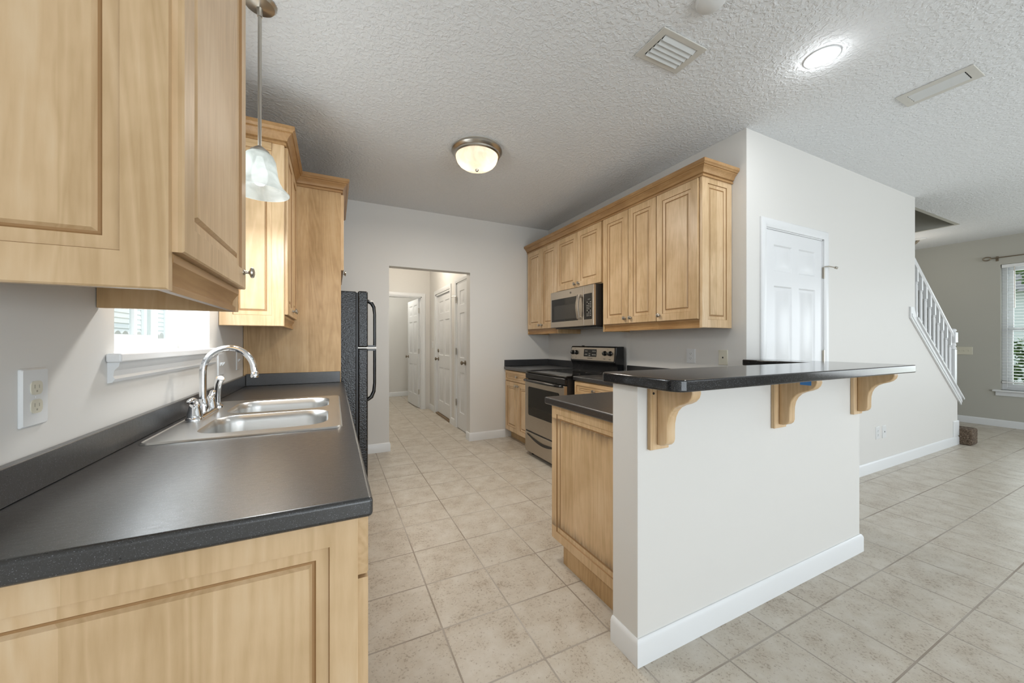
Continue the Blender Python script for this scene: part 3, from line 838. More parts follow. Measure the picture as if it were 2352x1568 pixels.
def base_right(y0, y1, label, body0=None):
    c = thing('base_cabinet', (XR, (y0 + y1) / 2, 0), label, 'cabinet', 'maple base cabinets')
    part('body', MB().mbox(mR, y0, y1, .10, .868, .003, .64), WVZ, c, .001)
    part('toe_kick', MB().mbox(mR, y0, y1, 0, .10, .1, .57), WVZ, c)
    return c


c = base_right(3.565, 4.275, 'maple base cabinet in the far corner left of the stove')
cab_door(c, mR, 3.569, 4.262, .735, .862, .64, (3.92, .80), .03, 'drawer')
cab_door(c, mR, 3.569, 3.914, .112, .727, .64, (3.886, .69)); cab_door(c, mR, 3.918, 4.262, .112, .727, .64, (3.946, .69))
c = base_right(1.80, 2.775, 'maple base cabinet between the stove and the peninsula')
cab_door(c, mR, 2.20, 2.765, .735, .862, .64, (2.48, .80), .03, 'drawer')
cab_door(c, mR, 2.20, 2.48, .112, .727, .64, (2.45, .69)); cab_door(c, mR, 2.485, 2.765, .112, .727, .64, (2.515, .69))
c = thing('peninsula_cabinet', (1.6, 1.48, 0), 'maple peninsula base cabinet with worn end panel, behind the white half wall', 'cabinet', 'maple base cabinets')
part('body', MB().box(1.14, 1.98, 1.182, 1.764, .112, .868), WVZ, c, .001)
part('end_panel', MB().panel(lambda a, b, w: (1.14 - w, a, b), 1.182, 1.784, .112, .868, .02, .050), WWORN, c)
part('toe_kick', MB().box(1.142, 1.98, 1.19, 1.695, 0, .112), WVZ, c)
mp_ = faceYp(1.764)
cab_door(c, mp_, 1.15, 1.55, .118, .862, .0, (1.52, .80)); cab_door(c, mp_, 1.555, 1.96, .118, .862, .0, (1.585, .80))

# ------------------------------------------------------------------ worktops
def rrect(a0, a1, b0, b1, r, n=6):
    P = []
    for cx, cy, s0 in ((a1 - r, b1 - r, 0), (a0 + r, b1 - r, 90), (a0 + r, b0 + r, 180), (a1 - r, b0 + r, 270)):
        for k in range(n + 1):
            t = math.radians(s0 + 90 * k / n); P.append((cx + r * math.cos(t), cy + r * math.sin(t)))
    return P


t = thing('countertop', (-.25, 1.98, .872), 'black speckled laminate counter holding the double sink', 'countertop', 'black laminate counters')
part('worktop', MB().slab(flat(0), [XL, -.505, .012, .072], [.785, 1.49, 2.32, 3.150], [(-.505, .012, 1.49, 2.32)], .870, .910), LAM, t, .009, segs=3)
part('backsplash', MB().box(XL, XL + .02, .785, 3.150, .9105, .985).box(XL + .0205, .046, 3.130, 3.150, .9105, .995), LAM, t, .003)
t = thing('countertop', (2.0, 1.8, .872), 'black laminate counter wrapping from the stove to the peninsula', 'countertop', 'black laminate counters')
part('worktop', MB().prism(flat(0), [(1.08, 1.180), (2.638, 1.180), (2.638, 2.778), (1.97, 2.778), (1.97, 1.80), (1.08, 1.80)], .870, .910), LAM, t, .009, segs=3)
part('backsplash', MB().box(2.62, 2.638, 1.63, 2.778, .9105, .990), LAM, t, .003)
t = thing('countertop', (2.3, 3.92, .872), 'short black laminate counter in the far corner left of the stove', 'countertop', 'black laminate counters')
part('worktop', MB().box(1.97, 2.638, 3.562, 4.288, .870, .910), LAM, t, .009, segs=3)
part('backsplash', MB().box(2.62, 2.638, 3.562, 4.268, .9105, .990).box(1.975, 2.638, 4.2685, 4.288, .9105, .990), LAM, t, .003)
P = []
def arc(cx, cy, r, s0, s1, n=8):
    for k in range(n + 1):
        q = math.radians(s0 + (s1 - s0) * k / n); P.append((cx + r * math.cos(q), cy + r * math.sin(q)))
arc(1.04, .87, .05, 180, 270); arc(2.805, .845, .025, 270, 360); P += [(2.83, 1.608), (2.58, 1.608), (2.58, 1.205)]; arc(1.02, 1.175, .03, 90, 180)
o = part('bar_top', MB().prism(flat(0), P, 1.0575, 1.098), LAME, None, .006, segs=3)
tag(o, 'glossy black raised bar top on the white half wall', 'bar top')

# corbels under the bar
def corbel(x0, label):
    c = thing('corbel', (x0 + .05, 1.04, .81), label, 'corbel', 'maple corbels under the bar top')
    part('back_plate', MB().box(x0, x0 + .098, 1.022, 1.0395, .808, 1.056), WZ, c, .003)
    def q(u, v, w): return (w, 1.022 - u, v)
    pr = [(0, 1.056), (.155, 1.056), (.157, 1.040), (.152, 1.024), (.140, 1.010), (.122, 1.000), (.100, .992), (.080, .980), (.064, .962), (.054, .940),
          (.049, .915), (.048, .885), (.048, .855), (.044, .842), (.034, .832), (.018, .827), (0, .826)]
    part('scroll', MB().prism(q, pr, x0 + .032, x0 + .078), WZ, c, .005, segs=2)
    return c
c1 = corbel(1.083, 'maple corbel under the near end of the bar, screw hole in its plate')
screw = part('screw', MB().lathe((1.098, 1.0215, 1.025), [(.005, 0), (.004, -.002), (0, -.002)], 'Y', 10), DARK, c1)
c2 = copy_tree(c1, None, Vector(c1.location) + Vector((.805, 0, 0)), 'middle maple corbel under the bar, with blue tape on it')
c3 = copy_tree(c1, None, Vector(c1.location) + Vector((1.575, 0, 0)), 'maple corbel under the far end of the bar, beyond the taped one')
for cc in (c2, c3):
    for ch in children(cc):
        if ch.name.startswith('screw'): bpy.data.objects.remove(ch)
o = part('painters_tape', MB().box(1.9195, 1.9205, .888, .932, 1.026, 1.0565).box(1.9195, 1.966, .888, .932, 1.0555, 1.0572), TAPE)
tag(o, 'scrap of blue painter\'s tape on the middle corbel', 'tape')

# ------------------------------------------------------------------ sink
s = thing('kitchen_sink', (-.25, 1.905, .735), 'stainless steel double-bowl sink set in the black counter', 'sink')
outer = rrect(-.532, .030, 1.470, 2.340, .03)
lip = rrect(-.522, .020, 1.480, 2.330, .025)
b1 = rrect(-.425, -.020, 1.545, 1.888, .085, 8); b2 = rrect(-.425, -.020, 1.938, 2.290, .085, 8)
zt = .9145
mb = MB()
mb.loft([[(x, y, .9105) for x, y in outer], [(x, y, .9135) for x, y in rrect(-.530, .028, 1.472, 2.338, .03)], [(x, y, .9165) for x, y in rrect(-.527, .025, 1.475, 2.335, .028)], [(x, y, zt) for x, y in lip]], False, False)
tri = geometry.tessellate_polygon([[Vector((x, y, 0)) for x, y in lp] for lp in (lip, b1[::-1], b2[::-1])])
allp = [(x, y, zt) for lp in (lip, b1[::-1], b2[::-1]) for x, y in lp]
mb.add(allp, [tuple(f) for f in tri])
part('rim', mb, SINK, s)
for (a0, a1, c0, c1_) in ((-.425, -.020, 1.545, 1.888), (-.425, -.020, 1.938, 2.290)):
    loops = []
    for ins, dz, r in ((0, 0, .085), (.004, -.004, .083), (.010, -.03, .08), (.014, -.135, .075), (.024, -.158, .07), (.045, -.170, .055), (.10, -.173, .04)):
        loops.append([(x, y, zt + dz) for x, y in rrect(a0 + ins, a1 - ins, c0 + ins, c1_ - ins, r, 8)])
    bw = part('bowl', MB().loft(loops, False, True), SINK, s, ang=60, recalc=False)
    bw.data.flip_normals()
    part('drain', MB().lathe(((a0 + a1) / 2, (c0 + c1_) / 2, zt - .1715), [(.042, 0), (.040, .002), (.03, .001), (.02, -.001), (0, -.001)], 'Z', 20), CHROME, bw)

# faucet
fc = thing('faucet', (-.492, 1.94, .9145), 'chrome two-handle kitchen faucet with tall curved spout', 'faucet')
fx = -.49
part('base_plate', MB().loft([[(x, y, z) for x, y in rrect(fx - .028 + i, fx + .028 - i, 1.808 + i, 2.072 - i, .0275 - i, 8)] for i, z in ((0, .9147), (0, .922), (.004, .928), (.012, .932))], True, True), CHROME, fc, ang=60)
sp = [(fx, 1.94, .930), (fx, 1.94, 1.02), (fx, 1.94, 1.098)]
for k in range(1, 17):
    a = PI * k / 16 * 0.985
    sp.append((fx + .088 - .088 * math.cos(a), 1.94, 1.098 + .098 * math.sin(a)))
sp.append((fx + .179, 1.94, 1.082))
part('spout', MB().tube(sp, [.0125] * 3 + [.0122] * 16 + [.0118], 16).lathe((fx, 1.94, .930), [(.021, 0), (.020, .02), (.0175, .04), (.0135, .055)], 'Z', 20), CHROME, fc, ang=60)
part('aerator', MB().lathe((fx + .179, 1.94, 1.066), [(.0145, 0), (.0155, .006), (.014, .022), (.011, .026)], 'Z', 18), CHROME, fc)
for y, s_ in ((1.838, -1), (2.042, 1)):
    h = part('handle', MB().lathe((fx, y, .930), [(.026, 0), (.025, .006), (.021, .022), (.0185, .036), (.017, .045), (.012, .052), (0, .054)], 'Z', 20), CHROME, fc, ang=60)
    part('lever', MB().tube([(fx, y, .972), (fx + .004, y + s_ * .012, .990), (fx + .002, y + s_ * .030, 1.000), (fx - .002, y + s_ * .052, .997), (fx - .004, y + s_ * .062, .992)], [.014, .0125, .011, .009, .004], 12, flat=.7), CHROME, h, ang=60)
o = thing('side_sprayer', (fx, 2.150, .9145), 'chrome pull-out side sprayer beside the faucet', 'sprayer')
part('collar', MB().lathe((fx, 2.150, .9147), [(.024, 0), (.023, .008), (.016, .014), (.014, .022)], 'Z', 20), CHROME, o)
part('spray_head', MB().tube([(fx, 2.150, .935), (fx + .001, 2.150, .975), (fx + .002, 2.148, 1.005), (fx + .006, 2.142, 1.030), (fx + .016, 2.130, 1.052)], [.012, .0125, .014, .0155, .017], 16), CHROME, o, ang=60)
part('nozzle', MB().tube([(fx + .0155, 2.1305, 1.051), (fx + .0185, 2.127, 1.0555)], .013, 16), PLAST, o)

# ------------------------------------------------------------------ refrigerator
f = thing('refrigerator', (-.14, 3.6, 0), 'black textured top-freezer refrigerator behind the maple side panel', 'refrigerator')
FY0, FY1 = 3.205, 3.945
part('body', MB().box(XL + .03, .165, FY0, FY1, .03, 1.628), PEB, f, .008)
part('gasket', MB().box(.1655, .178, FY0 + .012, FY1 - .012, .06, 1.62), BLKM, f)
fz = part('freezer_door', MB().box(.178, .252, FY0, FY1, 1.178, 1.634), PEB, f, .012, segs=3)
fd = part('refrigerator_door', MB().box(.178, .252, FY0, FY1, .075, 1.168), PEB, f, .012, segs=3)
def fhandle(par, zs):
    part('handle', MB().tube([(.250, FY0 + .05, zs[0]), (.283, FY0 + .05, zs[1]), (.302, FY0 + .05, zs[2]), (.308, FY0 + .05, zs[3]), (.308, FY0 + .05, zs[4])], [.015, .016, .014, .012, .012], 14), BLK, par, ang=60)
fhandle(fz, (1.560, 1.545, 1.51, 1.45, 1.186)); fhandle(fd, (.742, .765, .81, .88, 1.160))
part('handle_foot', MB().box(.250, .316, FY0 + .036, FY0 + .064, 1.180, 1.194), BLK, fz, .003)
part('handle_foot', MB().box(.250, .316, FY0 + .036, FY0 + .064, 1.148, 1.162), BLK, fd, .003)
part('hinge_cover', MB().box(.17, .245, FY1 - .09, FY1 - .02, 1.634, 1.648), BLKM, f, .004)
part('hinge', MB().box(.16, .32, FY0 + .02, FY0 + .05, 1.1695, 1.1765), NICKEL, f, .001)
part('kick_grille', MB().box(.11, .175, FY0 + .02, FY1 - .02, .005, .068), BLKM, f, .004)

# ------------------------------------------------------------------ stove
SY0, SY1 = 2.790, 3.552
st = thing('stove', (2.25, 3.171, 0), 'stainless and black electric range between the two counters', 'stove')
part('body', MB().box(1.925, 2.60, SY0, SY1, .035, .885), BLKM, st, .003)
part('cooktop', MB().box(1.905, 2.56, SY0 - .003, SY1 + .003, .886, .908), GLASSB, st, .006)
for (bx, by, r) in ((2.08, 2.98, .10), (2.08, 3.37, .08), (2.37, 2.98, .08), (2.37, 3.37, .10)):
    part('burner_ring', MB().lathe((bx, by, .9082), [(r, 0), (r, .0004), (r - .004, .0004), (r - .004, 0)], 'Z', 40, False, False), MARK, st)
part('front_trim', MB().box(1.893, 1.925, SY0, SY1, .825, .884), BLK, st, .006)
od = part('oven_door', MB().box(1.885, 1.9245, SY0 + .004, SY1 - .004, .272, .818), STEEL, st, .006)
part('oven_window', MB().prism(lambda a, b, w: (1.8849 - w, a, b), rrect(SY0 + .08, SY1 - .08, .440, .744, .02, 4), 0, .0015), GLASSB, od)
hp = [(1.885, SY0 + .03, .812), (1.853, SY0 + .055, .812)] + [(1.853 - .012 * math.sin(PI * k / 10), SY0 + .055 + (SY1 - SY0 - .11) * k / 10, .812) for k in range(1, 10)] + [(1.853, SY1 - .055, .812), (1.885, SY1 - .03, .812)]
part('oven_handle', MB().tube(hp, .013, 12), BLK, od, ang=60)
dw = part('storage_drawer', MB().box(1.887, 1.9245, SY0 + .004, SY1 - .004, .045, .256), STEEL, st, .006)
sm = []
for k in range(17):
    u = k / 16; sm.append((SY0 + .06 + (SY1 - SY0 - .12) * u, .232 - .062 * math.sin(PI * u)))
sm2 = [(a, b + .006 + .020 * math.sin(PI * i / 16)) for i, (a, b) in enumerate(sm)][::-1]
part('finger_pull', MB().prism(lambda a, b, w: (1.887 - w, a, b), sm + sm2, 0, .008), BLK, dw)
part('kick_strip', MB().box(1.895, 1.925, SY0 + .004, SY1 - .004, .257, .271), BLK, st)
for yy in (SY0 + .06, SY1 - .06):
    for xx in (1.96, 2.52): part('foot', MB().lathe((xx, yy, 0), [(.018, 0), (.018, .012), (.010, .014), (.010, .04)], 'Z', 14), BLKM, st)
# backguard with sloping control panel
bgp = [(2.60, .900), (2.515, .900), (2.515, .965), (2.505, .985), (2.488, 1.012), (2.500, 1.165), (2.512, 1.174), (2.60, 1.174)]
bgd = part('backguard', MB().prism(lambda a, b, w: (a, w, b), bgp, SY0 + .002, SY1 - .002), BLK, st, .006)
def bgm(a, b, w):  # control fascia plane, sloped
    t_ = (b - 1.012) / .153
    return (2.488 + .012 * t_ - w, a, b)
part('control_panel', MB().prism(bgm, rrect(SY0 + .022, SY1 - .018, 1.026, 1.160, .012, 4), .0, .004), STEEL, bgd)
dp = part('display', MB().prism(bgm, rrect(3.085, 3.300, 1.062, 1.143, .006, 3), .004, .0055), GLASSB, bgd)
mk = MB()
for r_, z in enumerate((1.122, 1.085)):
    for y in (3.272, 3.248, 3.148, 3.126, 3.104):
        mk.add([bgm(y - .006, z - .004, .0057), bgm(y + .006, z - .004, .0057), bgm(y + .006, z + .004, .0057), bgm(y - .006, z + .004, .0057)], [(0, 1, 2, 3)])
for z in (1.072, 1.080, 1.096): mk.add([bgm(3.185, z - .002, .0057), bgm(3.215, z - .002, .0057), bgm(3.215, z + .001, .0057), bgm(3.185, z + .001, .0057)], [(0, 1, 2, 3)])
part('button_marks', mk, MARKW, dp)
for y in (3.505, 3.438, 2.952, 2.872):
    c0 = bgm(y, 1.103, .004)
    kb = part('control_knob', MB().lathe(c0, [(.026, 0), (.025, -.004), (.022, -.006), (.020, -.022), (.016, -.026), (0, -.026)], 'X', 22), BLK, bgd)
    part('pointer', MB().box(c0[0] - .028, c0[0] - .025, y - .002, y + .002, 1.106, 1.122), MARKW, kb)
mk = MB()
for y, z, w_, h_ in ((3.47, 1.146, .003, .003), (2.912, 1.146, .003, .003), (3.508, 1.047, .012, .002), (3.442, 1.047, .014, .002), (2.955, 1.047, .016, .003), (2.875, 1.044, .016, .003), (3.505, 1.066, .002, .002), (3.438, 1.066, .002, .002), (2.952, 1.066, .002, .002), (2.872, 1.066, .002, .002)):
    mk.add([bgm(y - w_, z - h_, .0043), bgm(y + w_, z - h_, .0043), bgm(y + w_, z + h_, .0043), bgm(y - w_, z + h_, .0043)], [(0, 1, 2, 3)])
part('knob_marks', mk, MARK, bgd)
part('oven_vent', MB().box(2.53, 2.545, 3.36, 3.39, 1.174, 1.181), BLK, st)


def lettering(parent, body, size, loc, rot, mat, name='lettering'):
    cu = bpy.data.curves.new(name, 'FONT'); cu.body = body; cu.size = size; cu.extrude = .0003
    cu.align_x = 'CENTER'; cu.align_y = 'CENTER'
    t = bpy.data.objects.new('tmp', cu); me = bpy.data.meshes.new_from_object(t); bpy.data.objects.remove(t); bpy.data.curves.remove(cu)
    me.name = name; o = bpy.data.objects.new(name, me); COL.objects.link(o); me.materials.append(mat)
    o.parent = parent; o.location = Vector(loc) - WL[parent.name]; o.rotation_euler = rot
    return o


lettering(bgd, 'FRIGIDAIRE', .017, (2.483, 3.185, 1.044), (PI / 2, 0, -PI / 2), MARK)

# ------------------------------------------------------------------ microwave
MX = 2.212
mw = thing('microwave', (2.42, 3.166, 1.37), 'stainless over-the-range microwave below the short cabinet', 'microwave')
part('body', MB().box(MX + .035, XR - .002, 2.786, 3.546, 1.376, 1.779), BLKM, mw, .003)
part('underside_grille', MB().box(MX + .06, 2.55, 2.80, 3.53, 1.366, 1.3755), BLKM, mw)
dr = part('door', MB().box(MX, MX + .034, 2.934, 3.546, 1.378, 1.772), STEEL, mw, .005)
part('window', MB().prism(faceXm(MX), [(3.030, 1.440), (3.520, 1.440), (3.520, 1.688), (3.030, 1.688)], -.001, .001), GLASSB, dr)
part('window_screen', MB().prism(faceXm(MX), rrect(3.05, 3.468, 1.464, 1.614, .006, 3), .001, .0015), GLASSG, dr)
prf = [(1.448, .0), (1.448, .030)] + [(1.452 + .236 * k / 10, .032 + .016 * math.sin(PI * k / 10)) for k in range(11)] + [(1.692, .030), (1.692, 0), (1.668, 0), (1.666, .026)] + [(1.660 - .18 * k / 8, .024 + .012 * math.sin(PI * k / 8)) for k in range(9)] + [(1.474, .026), (1.472, 0)]
part('handle', MB().prism(lambda a, b, w: (MX - b, w, a), prf, 2.965, 3.008), STEEL, dr, .003)
lg = [(MX - .0006, 3.157 + .011 * math.cos(2 * PI * k / 24), 1.732 + .011 * math.sin(2 * PI * k / 24)) for k in range(25)]
sw_ = [(MX - .0006, 3.157 + .006 * math.cos(2.2 * PI * k / 16), 1.732 + .004 * math.sin(4.4 * PI * k / 16)) for k in range(17)]
part('emblem', MB().tube(lg, .0014, 6).tube(sw_, .0012, 6), MARK, dr)
cp = part('control_panel', MB().box(MX, MX + .034, 2.786, 2.932, 1.378, 1.772), STEEL, mw, .005)
kp = part('keypad', MB().prism(faceXm(MX), [(2.805, 1.440), (2.931, 1.440), (2.931, 1.690), (2.805, 1.690)], -.001, .001), GLASSB, cp)
mk = MB()
fm = faceXm(MX)
for r_ in range(9):
    for cI in range(3):
        if (r_ + cI) % 5 == 4: continue
        y, z = 2.826 + cI * .026, 1.475 + r_ * .0165
        mk.add([fm(y - .005, z - .003, .0012), fm(y + .005, z - .003, .0012), fm(y + .005, z + .003, .0012), fm(y - .005, z + .003, .0012)], [(0, 1, 2, 3)])
mk.add([fm(2.83, 1.632, .0012), fm(2.87, 1.632, .0012), fm(2.87, 1.634, .0012), fm(2.83, 1.634, .0012)], [(0, 1, 2, 3)])
part('key_marks', mk, MARKW, kp)

# ------------------------------------------------------------------ lights
PX, PY = -.298, 1.975
p = thing('pendant_lamp', (PX, PY, 1.895), 'nickel pendant lamp with lit bell-shaped glass shade by the sink window', 'lamp')
part('canopy', MB().lathe((PX, PY, 0), [(.066, 2.7425), (.066, 2.738), (.058, 2.727), (.03, 2.720), (.012, 2.716), (.010, 2.68)], 'Z', 32), NICKEL, p)
part('stem', MB().tube([(PX, PY, 2.70), (PX, PY, 2.075)], .0075, 12), NICKEL, p)
part('shade_cap', MB().lathe((PX, PY, 0), [(.008, 2.10), (.018, 2.092), (.036, 2.078), (.040, 2.066), (.038, 2.060)], 'Z', 28), NICKEL, p)
shp = [(.036, 2.072), (.052, 2.058), (.062, 2.035), (.066, 2.005), (.070, 1.975), (.078, 1.945), (.092, 1.920), (.108, 1.903), (.116, 1.894)]
shi = [(r - .004, z - .003) for r, z in shp][::-1]
part('shade', MB().lathe((PX, PY, 0), shp + shi, 'Z', 40, False, False), SHADE, p, ang=60)
part('bulb', MB().lathe((PX, PY, 0), [(.013, 2.05), (.016, 2.03), (.028, 1.995), (.032, 1.965), (.028, 1.940), (.016, 1.927), (0, 1.923)], 'Z', 20), BULBW, p, ang=60)
area('pendant_glow', (PX, PY, 1.893), (0, 0, 0), 0.13, 0.13, 9, (0.95, 0.98, 1.0))

FX, FY = 1.02, 2.73
p = thing('ceiling_lamp', (FX, FY, 2.60), 'round flush ceiling lamp with warm alabaster bowl and nickel rim', 'lamp')
part('rim', MB().lathe((FX, FY, 0), [(.19, 2.7425), (.198, 2.735), (.200, 2.720), (.190, 2.706), (.182, 2.700), (.180, 2.690), (.168, 2.684), (.160, 2.69), (.16, 2.7)], 'Z', 48, False, False), NICKEL, p)
bp = [(.166, 2.690), (.164, 2.668), (.155, 2.644), (.138, 2.622), (.112, 2.604), (.078, 2.592), (.04, 2.586), (.004, 2.584)]
part('bowl', MB().lathe((FX, FY, 0), bp, 'Z', 48, False, True), BOWL, p, ang=60)
part('finial', MB().lathe((FX, FY, 0), [(.012, 2.588), (.014, 2.580), (.010, 2.570), (.004, 2.566), (0, 2.565)], 'Z', 18), NICKEL, p)
for dx, dy in ((-.07, .035), (.07, -.035)):
    part('bulb', MB().lathe((FX + dx, FY + dy, 0), [(.012, 2.70), (.026, 2.67), (.03, 2.65), (.022, 2.632), (0, 2.622)], 'Z', 16), BULBY, p, ang=60)
down = area('ceiling_glow', (FX, FY, 2.555), (0, 0, 0), 0.3, 0.3, 22, (1.0, 0.93, 0.83))

p = thing('recessed_light', (2.345, 1.037, 2.738), 'round white recessed downlight, lit, in the ceiling above the bar', 'light')
part('trim_ring', MB().lathe((2.345, 1.037, 0), [(.078, 2.7428), (.077, 2.7385), (.066, 2.7365), (.060, 2.739), (.060, 2.7428)], 'Z', 40, False, False), PLAST, p)
part('lens', MB().lathe((2.345, 1.037, 0), [(.061, 2.741), (.05, 2.739), (0, 2.738)], 'Z', 40), LENSW, p)
area('recessed_beam', (2.345, 1.037, 2.73), (0, 0, 0), 0.11, 0.11, 5, (0.95, 0.98, 1.0))
lamp('recessed_glow', (2.345, 1.037, 2.70), 1.0, (0.95, 0.98, 1.0), 0.03)

def vent(name, label, x0, x1, y0, y1, ix, iy, along, n):
    v = thing(name, ((x0 + x1) / 2, (y0 + y1) / 2, 2.735), label, 'vent', 'ceiling air vents')
    part('frame', MB().slab(under(ZC), [x0, x0 + ix, x1 - ix, x1], [y0, y0 + iy, y1 - iy, y1], [(x0 + ix, x1 - ix, y0 + iy, y1 - iy)], .0005, .008), VENTC, v, .003)
    part('duct', MB().box(x0 + ix, x1 - ix, y0 + iy, y1 - iy, ZC - .0012, ZC - .0004), DARK, v)
    for k in range(n):
        if along == 'X':
            h = (y1 - y0 - 2 * iy) / n; y = y0 + iy + h * (k + .5)
            part('louver', MB().prism(lambda a, b, w: (w, y + a, ZC - b), [(-h * .46, .002), (h * .44, .011), (h * .44, .0128), (-h * .46, .0035)], x0 + ix + .004, x1 - ix - .003), VENTW, v)
        else:
            h = (x1 - x0 - 2 * ix) / n; x = x0 + ix + h * (k + .5)
            part('louver', MB().prism(lambda a, b, w: (x + a, w, ZC - b), [(-h * .42, .002), (h * .34, .009), (h * .34, .0108), (-h * .42, .0035)], y0 + iy + .004, y1 - iy - .003), VENTW, v)
    return v
vent('ceiling_vent', 'wide beige ceiling vent with five louvers, between the ceiling lamp and the downlight', 1.433, 1.743, 1.265, 1.460, .040, .030, 'X', 5)
vent('ceiling_vent', 'long narrow beige ceiling vent, right of the downlight', 3.147, 3.335, .697, 1.010, .040, .040, 'Y', 4)
o = part('smoke_detector', MB().lathe((1.505, 1.075, 0), [(.064, 2.7425), (.064, 2.735), (.058, 2.722), (.045, 2.714), (.0, 2.712)], 'Z', 32), PLAST)
tag(o, 'round white smoke detector at the top edge of the ceiling view', 'smoke detector')
p = thing('entry_ceiling_light', (7.79, 2.25, 2.69), 'small white ceiling disc with dark socket beyond the stair wall', 'light')
part('base_disc', MB().lathe((7.79, 2.25, 0), [(.085, 2.7425), (.085, 2.735), (.07, 2.725), (0, 2.722)], 'Z', 24), PLAST, p)
part('socket', MB().tube([(7.79, 2.25, 2.725), (7.77, 2.27, 2.69), (7.74, 2.29, 2.665)], .016, 10), BRONZE, p)

# ------------------------------------------------------------------ outlets and switches
def plate(name, m, a, b, w_, h_, label, cat, mat=PLAST, kind='outlet', group=None):
    c0 = m(a, b, 0)
    p = thing(name, c0, label, cat, group)
    mb = MB()
    mb.loft([[m(a + x, b + y, w) for x, y in rrect(-w_ / 2 + i, w_ / 2 - i, -h_ / 2 + i, h_ / 2 - i, .004, 3)] for i, w in ((0, .0004), (0, .003), (.003, .0065))])
    part('plate', mb, mat, p, ang=20)
    if kind == 'outlet':
        for dz in (.0195, -.0195):
            r = part('receptacle', MB().prism(m, [(a + x, b + dz + y) for x, y in rrect(-.017, .017, -.0145, .0145, .010, 5)], .006, .0082), IVORY if 'viewer' in label else mat, p)
            sl_ = MB().mbox(m, a - .0075, a - .0055, b + dz - .001, b + dz + .007, .0078, .0085).mbox(m, a + .0055, a + .0075, b + dz - .001, b + dz + .006, .0078, .0085)
            sl_.mbox(m, a - .002, a + .002, b + dz - .009, b + dz - .005, .0078, .0085)
            part('slots', sl_, SLOTI if 'viewer' in label else DARK, r)
    if kind == 'jack':
        part('jack', MB().mbox(m, a - .005, a + .005, b - .006, b + .006, .0062, .0075), DARK, p)
    if isinstance(kind, int):
        for k in range(kind):
            x = a + (k - (kind - 1) / 2) * .046
            part('toggle', MB().prism(lambda u, v, w: m(x + w, b + u, v), [(-.010, .006), (.010, .006), (.013, .017), (.007, .018)], -.0045, .0045), mat, p)
    if kind in ('outlet', 'jack'):
        part('screw', MB().mbox(m, a - .002, a + .002, b - .002, b + .002, .0062, .0072), mat, p)
    return p


plate('wall_outlet', mL, 1.143, 1.105, .078, .122, 'white duplex outlet near the viewer above the sink counter', 'outlet', group='duplex outlets')
plate('light_switch', mL, 2.577, 1.095, .118, .122, 'two-toggle switch plate behind the faucet, nearest the window', 'switch', kind=2, group='switch plates')
plate('light_switch', mL, 2.985, 1.097, .074, .122, 'single switch plate beside the tall maple panel', 'switch', kind=1, group='switch plates')
plate('wall_outlet', mR, 2.064, 1.106, .080, .118, 'white duplex outlet under the stove-wall cabinets', 'outlet', group='duplex outlets')
plate('phone_jack', mR, 1.787, 1.104, .072, .114, 'beige phone jack plate at the end of the stove wall', 'jack plate', IVORY, 'jack')
plate('wall_outlet', faceYm(YS), 4.648, .357, .074, .118, 'white duplex outlet low on the stair wall', 'outlet', group='duplex outlets')
plate('cable_jack', faceYm(YS), 4.785, .355, .074, .118, 'white cable jack plate beside the low stair-wall outlet', 'jack plate', kind='jack')
plate('light_switch', faceXm(XE), 2.01, 1.087, .165, .118, 'three-toggle switch plate on the entry wall behind the newel post', 'switch', IVORY, 3, group='switch plates')
plate('light_switch', faceXm(XH), 6.47, 1.17, .07, .115, 'small switch plate on the hall wall beside the deadbolt door', 'switch', kind=1, group='switch plates')

# ------------------------------------------------------------------ stairs
sc = thing('staircase', (5.2, 2.2, 0), 'brown carpeted staircase rising behind the stair wall', 'staircase')
RUN, RISE = .265, .1905
for i in range(12):
    x1 = 6.945 - i * RUN
    y0 = 1.73
    if i == 0:
        pts = [(WEND + .004, 2.64), (WEND + .004, 1.505)]
        pts += [(x1 - .03 + .03 * math.sin(q), 1.535 - .03 * math.cos(q)) for q in [PI / 2 * k / 5 for k in range(6)]] + [(x1, 2.64)]
        part('step', MB().prism(flat(0), pts, 0, RISE), CARPET, sc, .02, segs=3)
        part('step_landing', MB().box(5.6, WEND, 1.73, 2.64, 0, RISE), CARPET, sc)
    else:
        part('step', MB().box(x1 - RUN - .03, x1, y0, 2.64, RISE * i, RISE * (i + 1)), CARPET, sc, .015)
YR = 1.655
rl = thing('stair_railing', (6.1, YR, .5), 'white stair railing with turned balusters on the sloping wall cap', 'railing')
ct = lambda x: sl(x) + .115
part('cap', MB().prism(faceYm(YS), [(5.505, ct(5.505)), (5.505, sl(5.505) + .091), (6.845, sl(6.845) + .091), (6.845, ct(6.845))], -.115, .03), TRIM, rl, .004)
part('cap_skirt', MB().prism(faceYm(YS), [(5.36, 1.585), (5.36, 1.47), (6.80, sl(6.80)), (6.80, sl(6.80) + .090), (5.505, sl(5.505) + .090), (5.44, 1.585)], .0002, .016), TRIM, rl, .003)
part('cap_skirt', MB().prism(faceYm(YS), [(5.38, sl(5.38) + .03), (6.80, sl(6.80) + .03), (6.80, sl(6.80) + .06), (5.38, sl(5.38) + .06)], .016, .021), TRIM, rl, .002)
rt = lambda x: 2.134 - .715 * (x - 5.542)
hp_ = [(-.03, -.02), (-.03, .0), (-.022, .018), (.022, .018), (.03, 0), (.03, -.02), (.018, -.035), (-.018, -.035)]
lo_ = [(5.47, YR + a, rt(5.47) - .018 + b) for a, b in hp_]; hi_ = [(6.69, YR + a, rt(6.69) - .018 + b) for a, b in hp_]
part('handrail', MB().loft([lo_, hi_]), TRIM, rl)
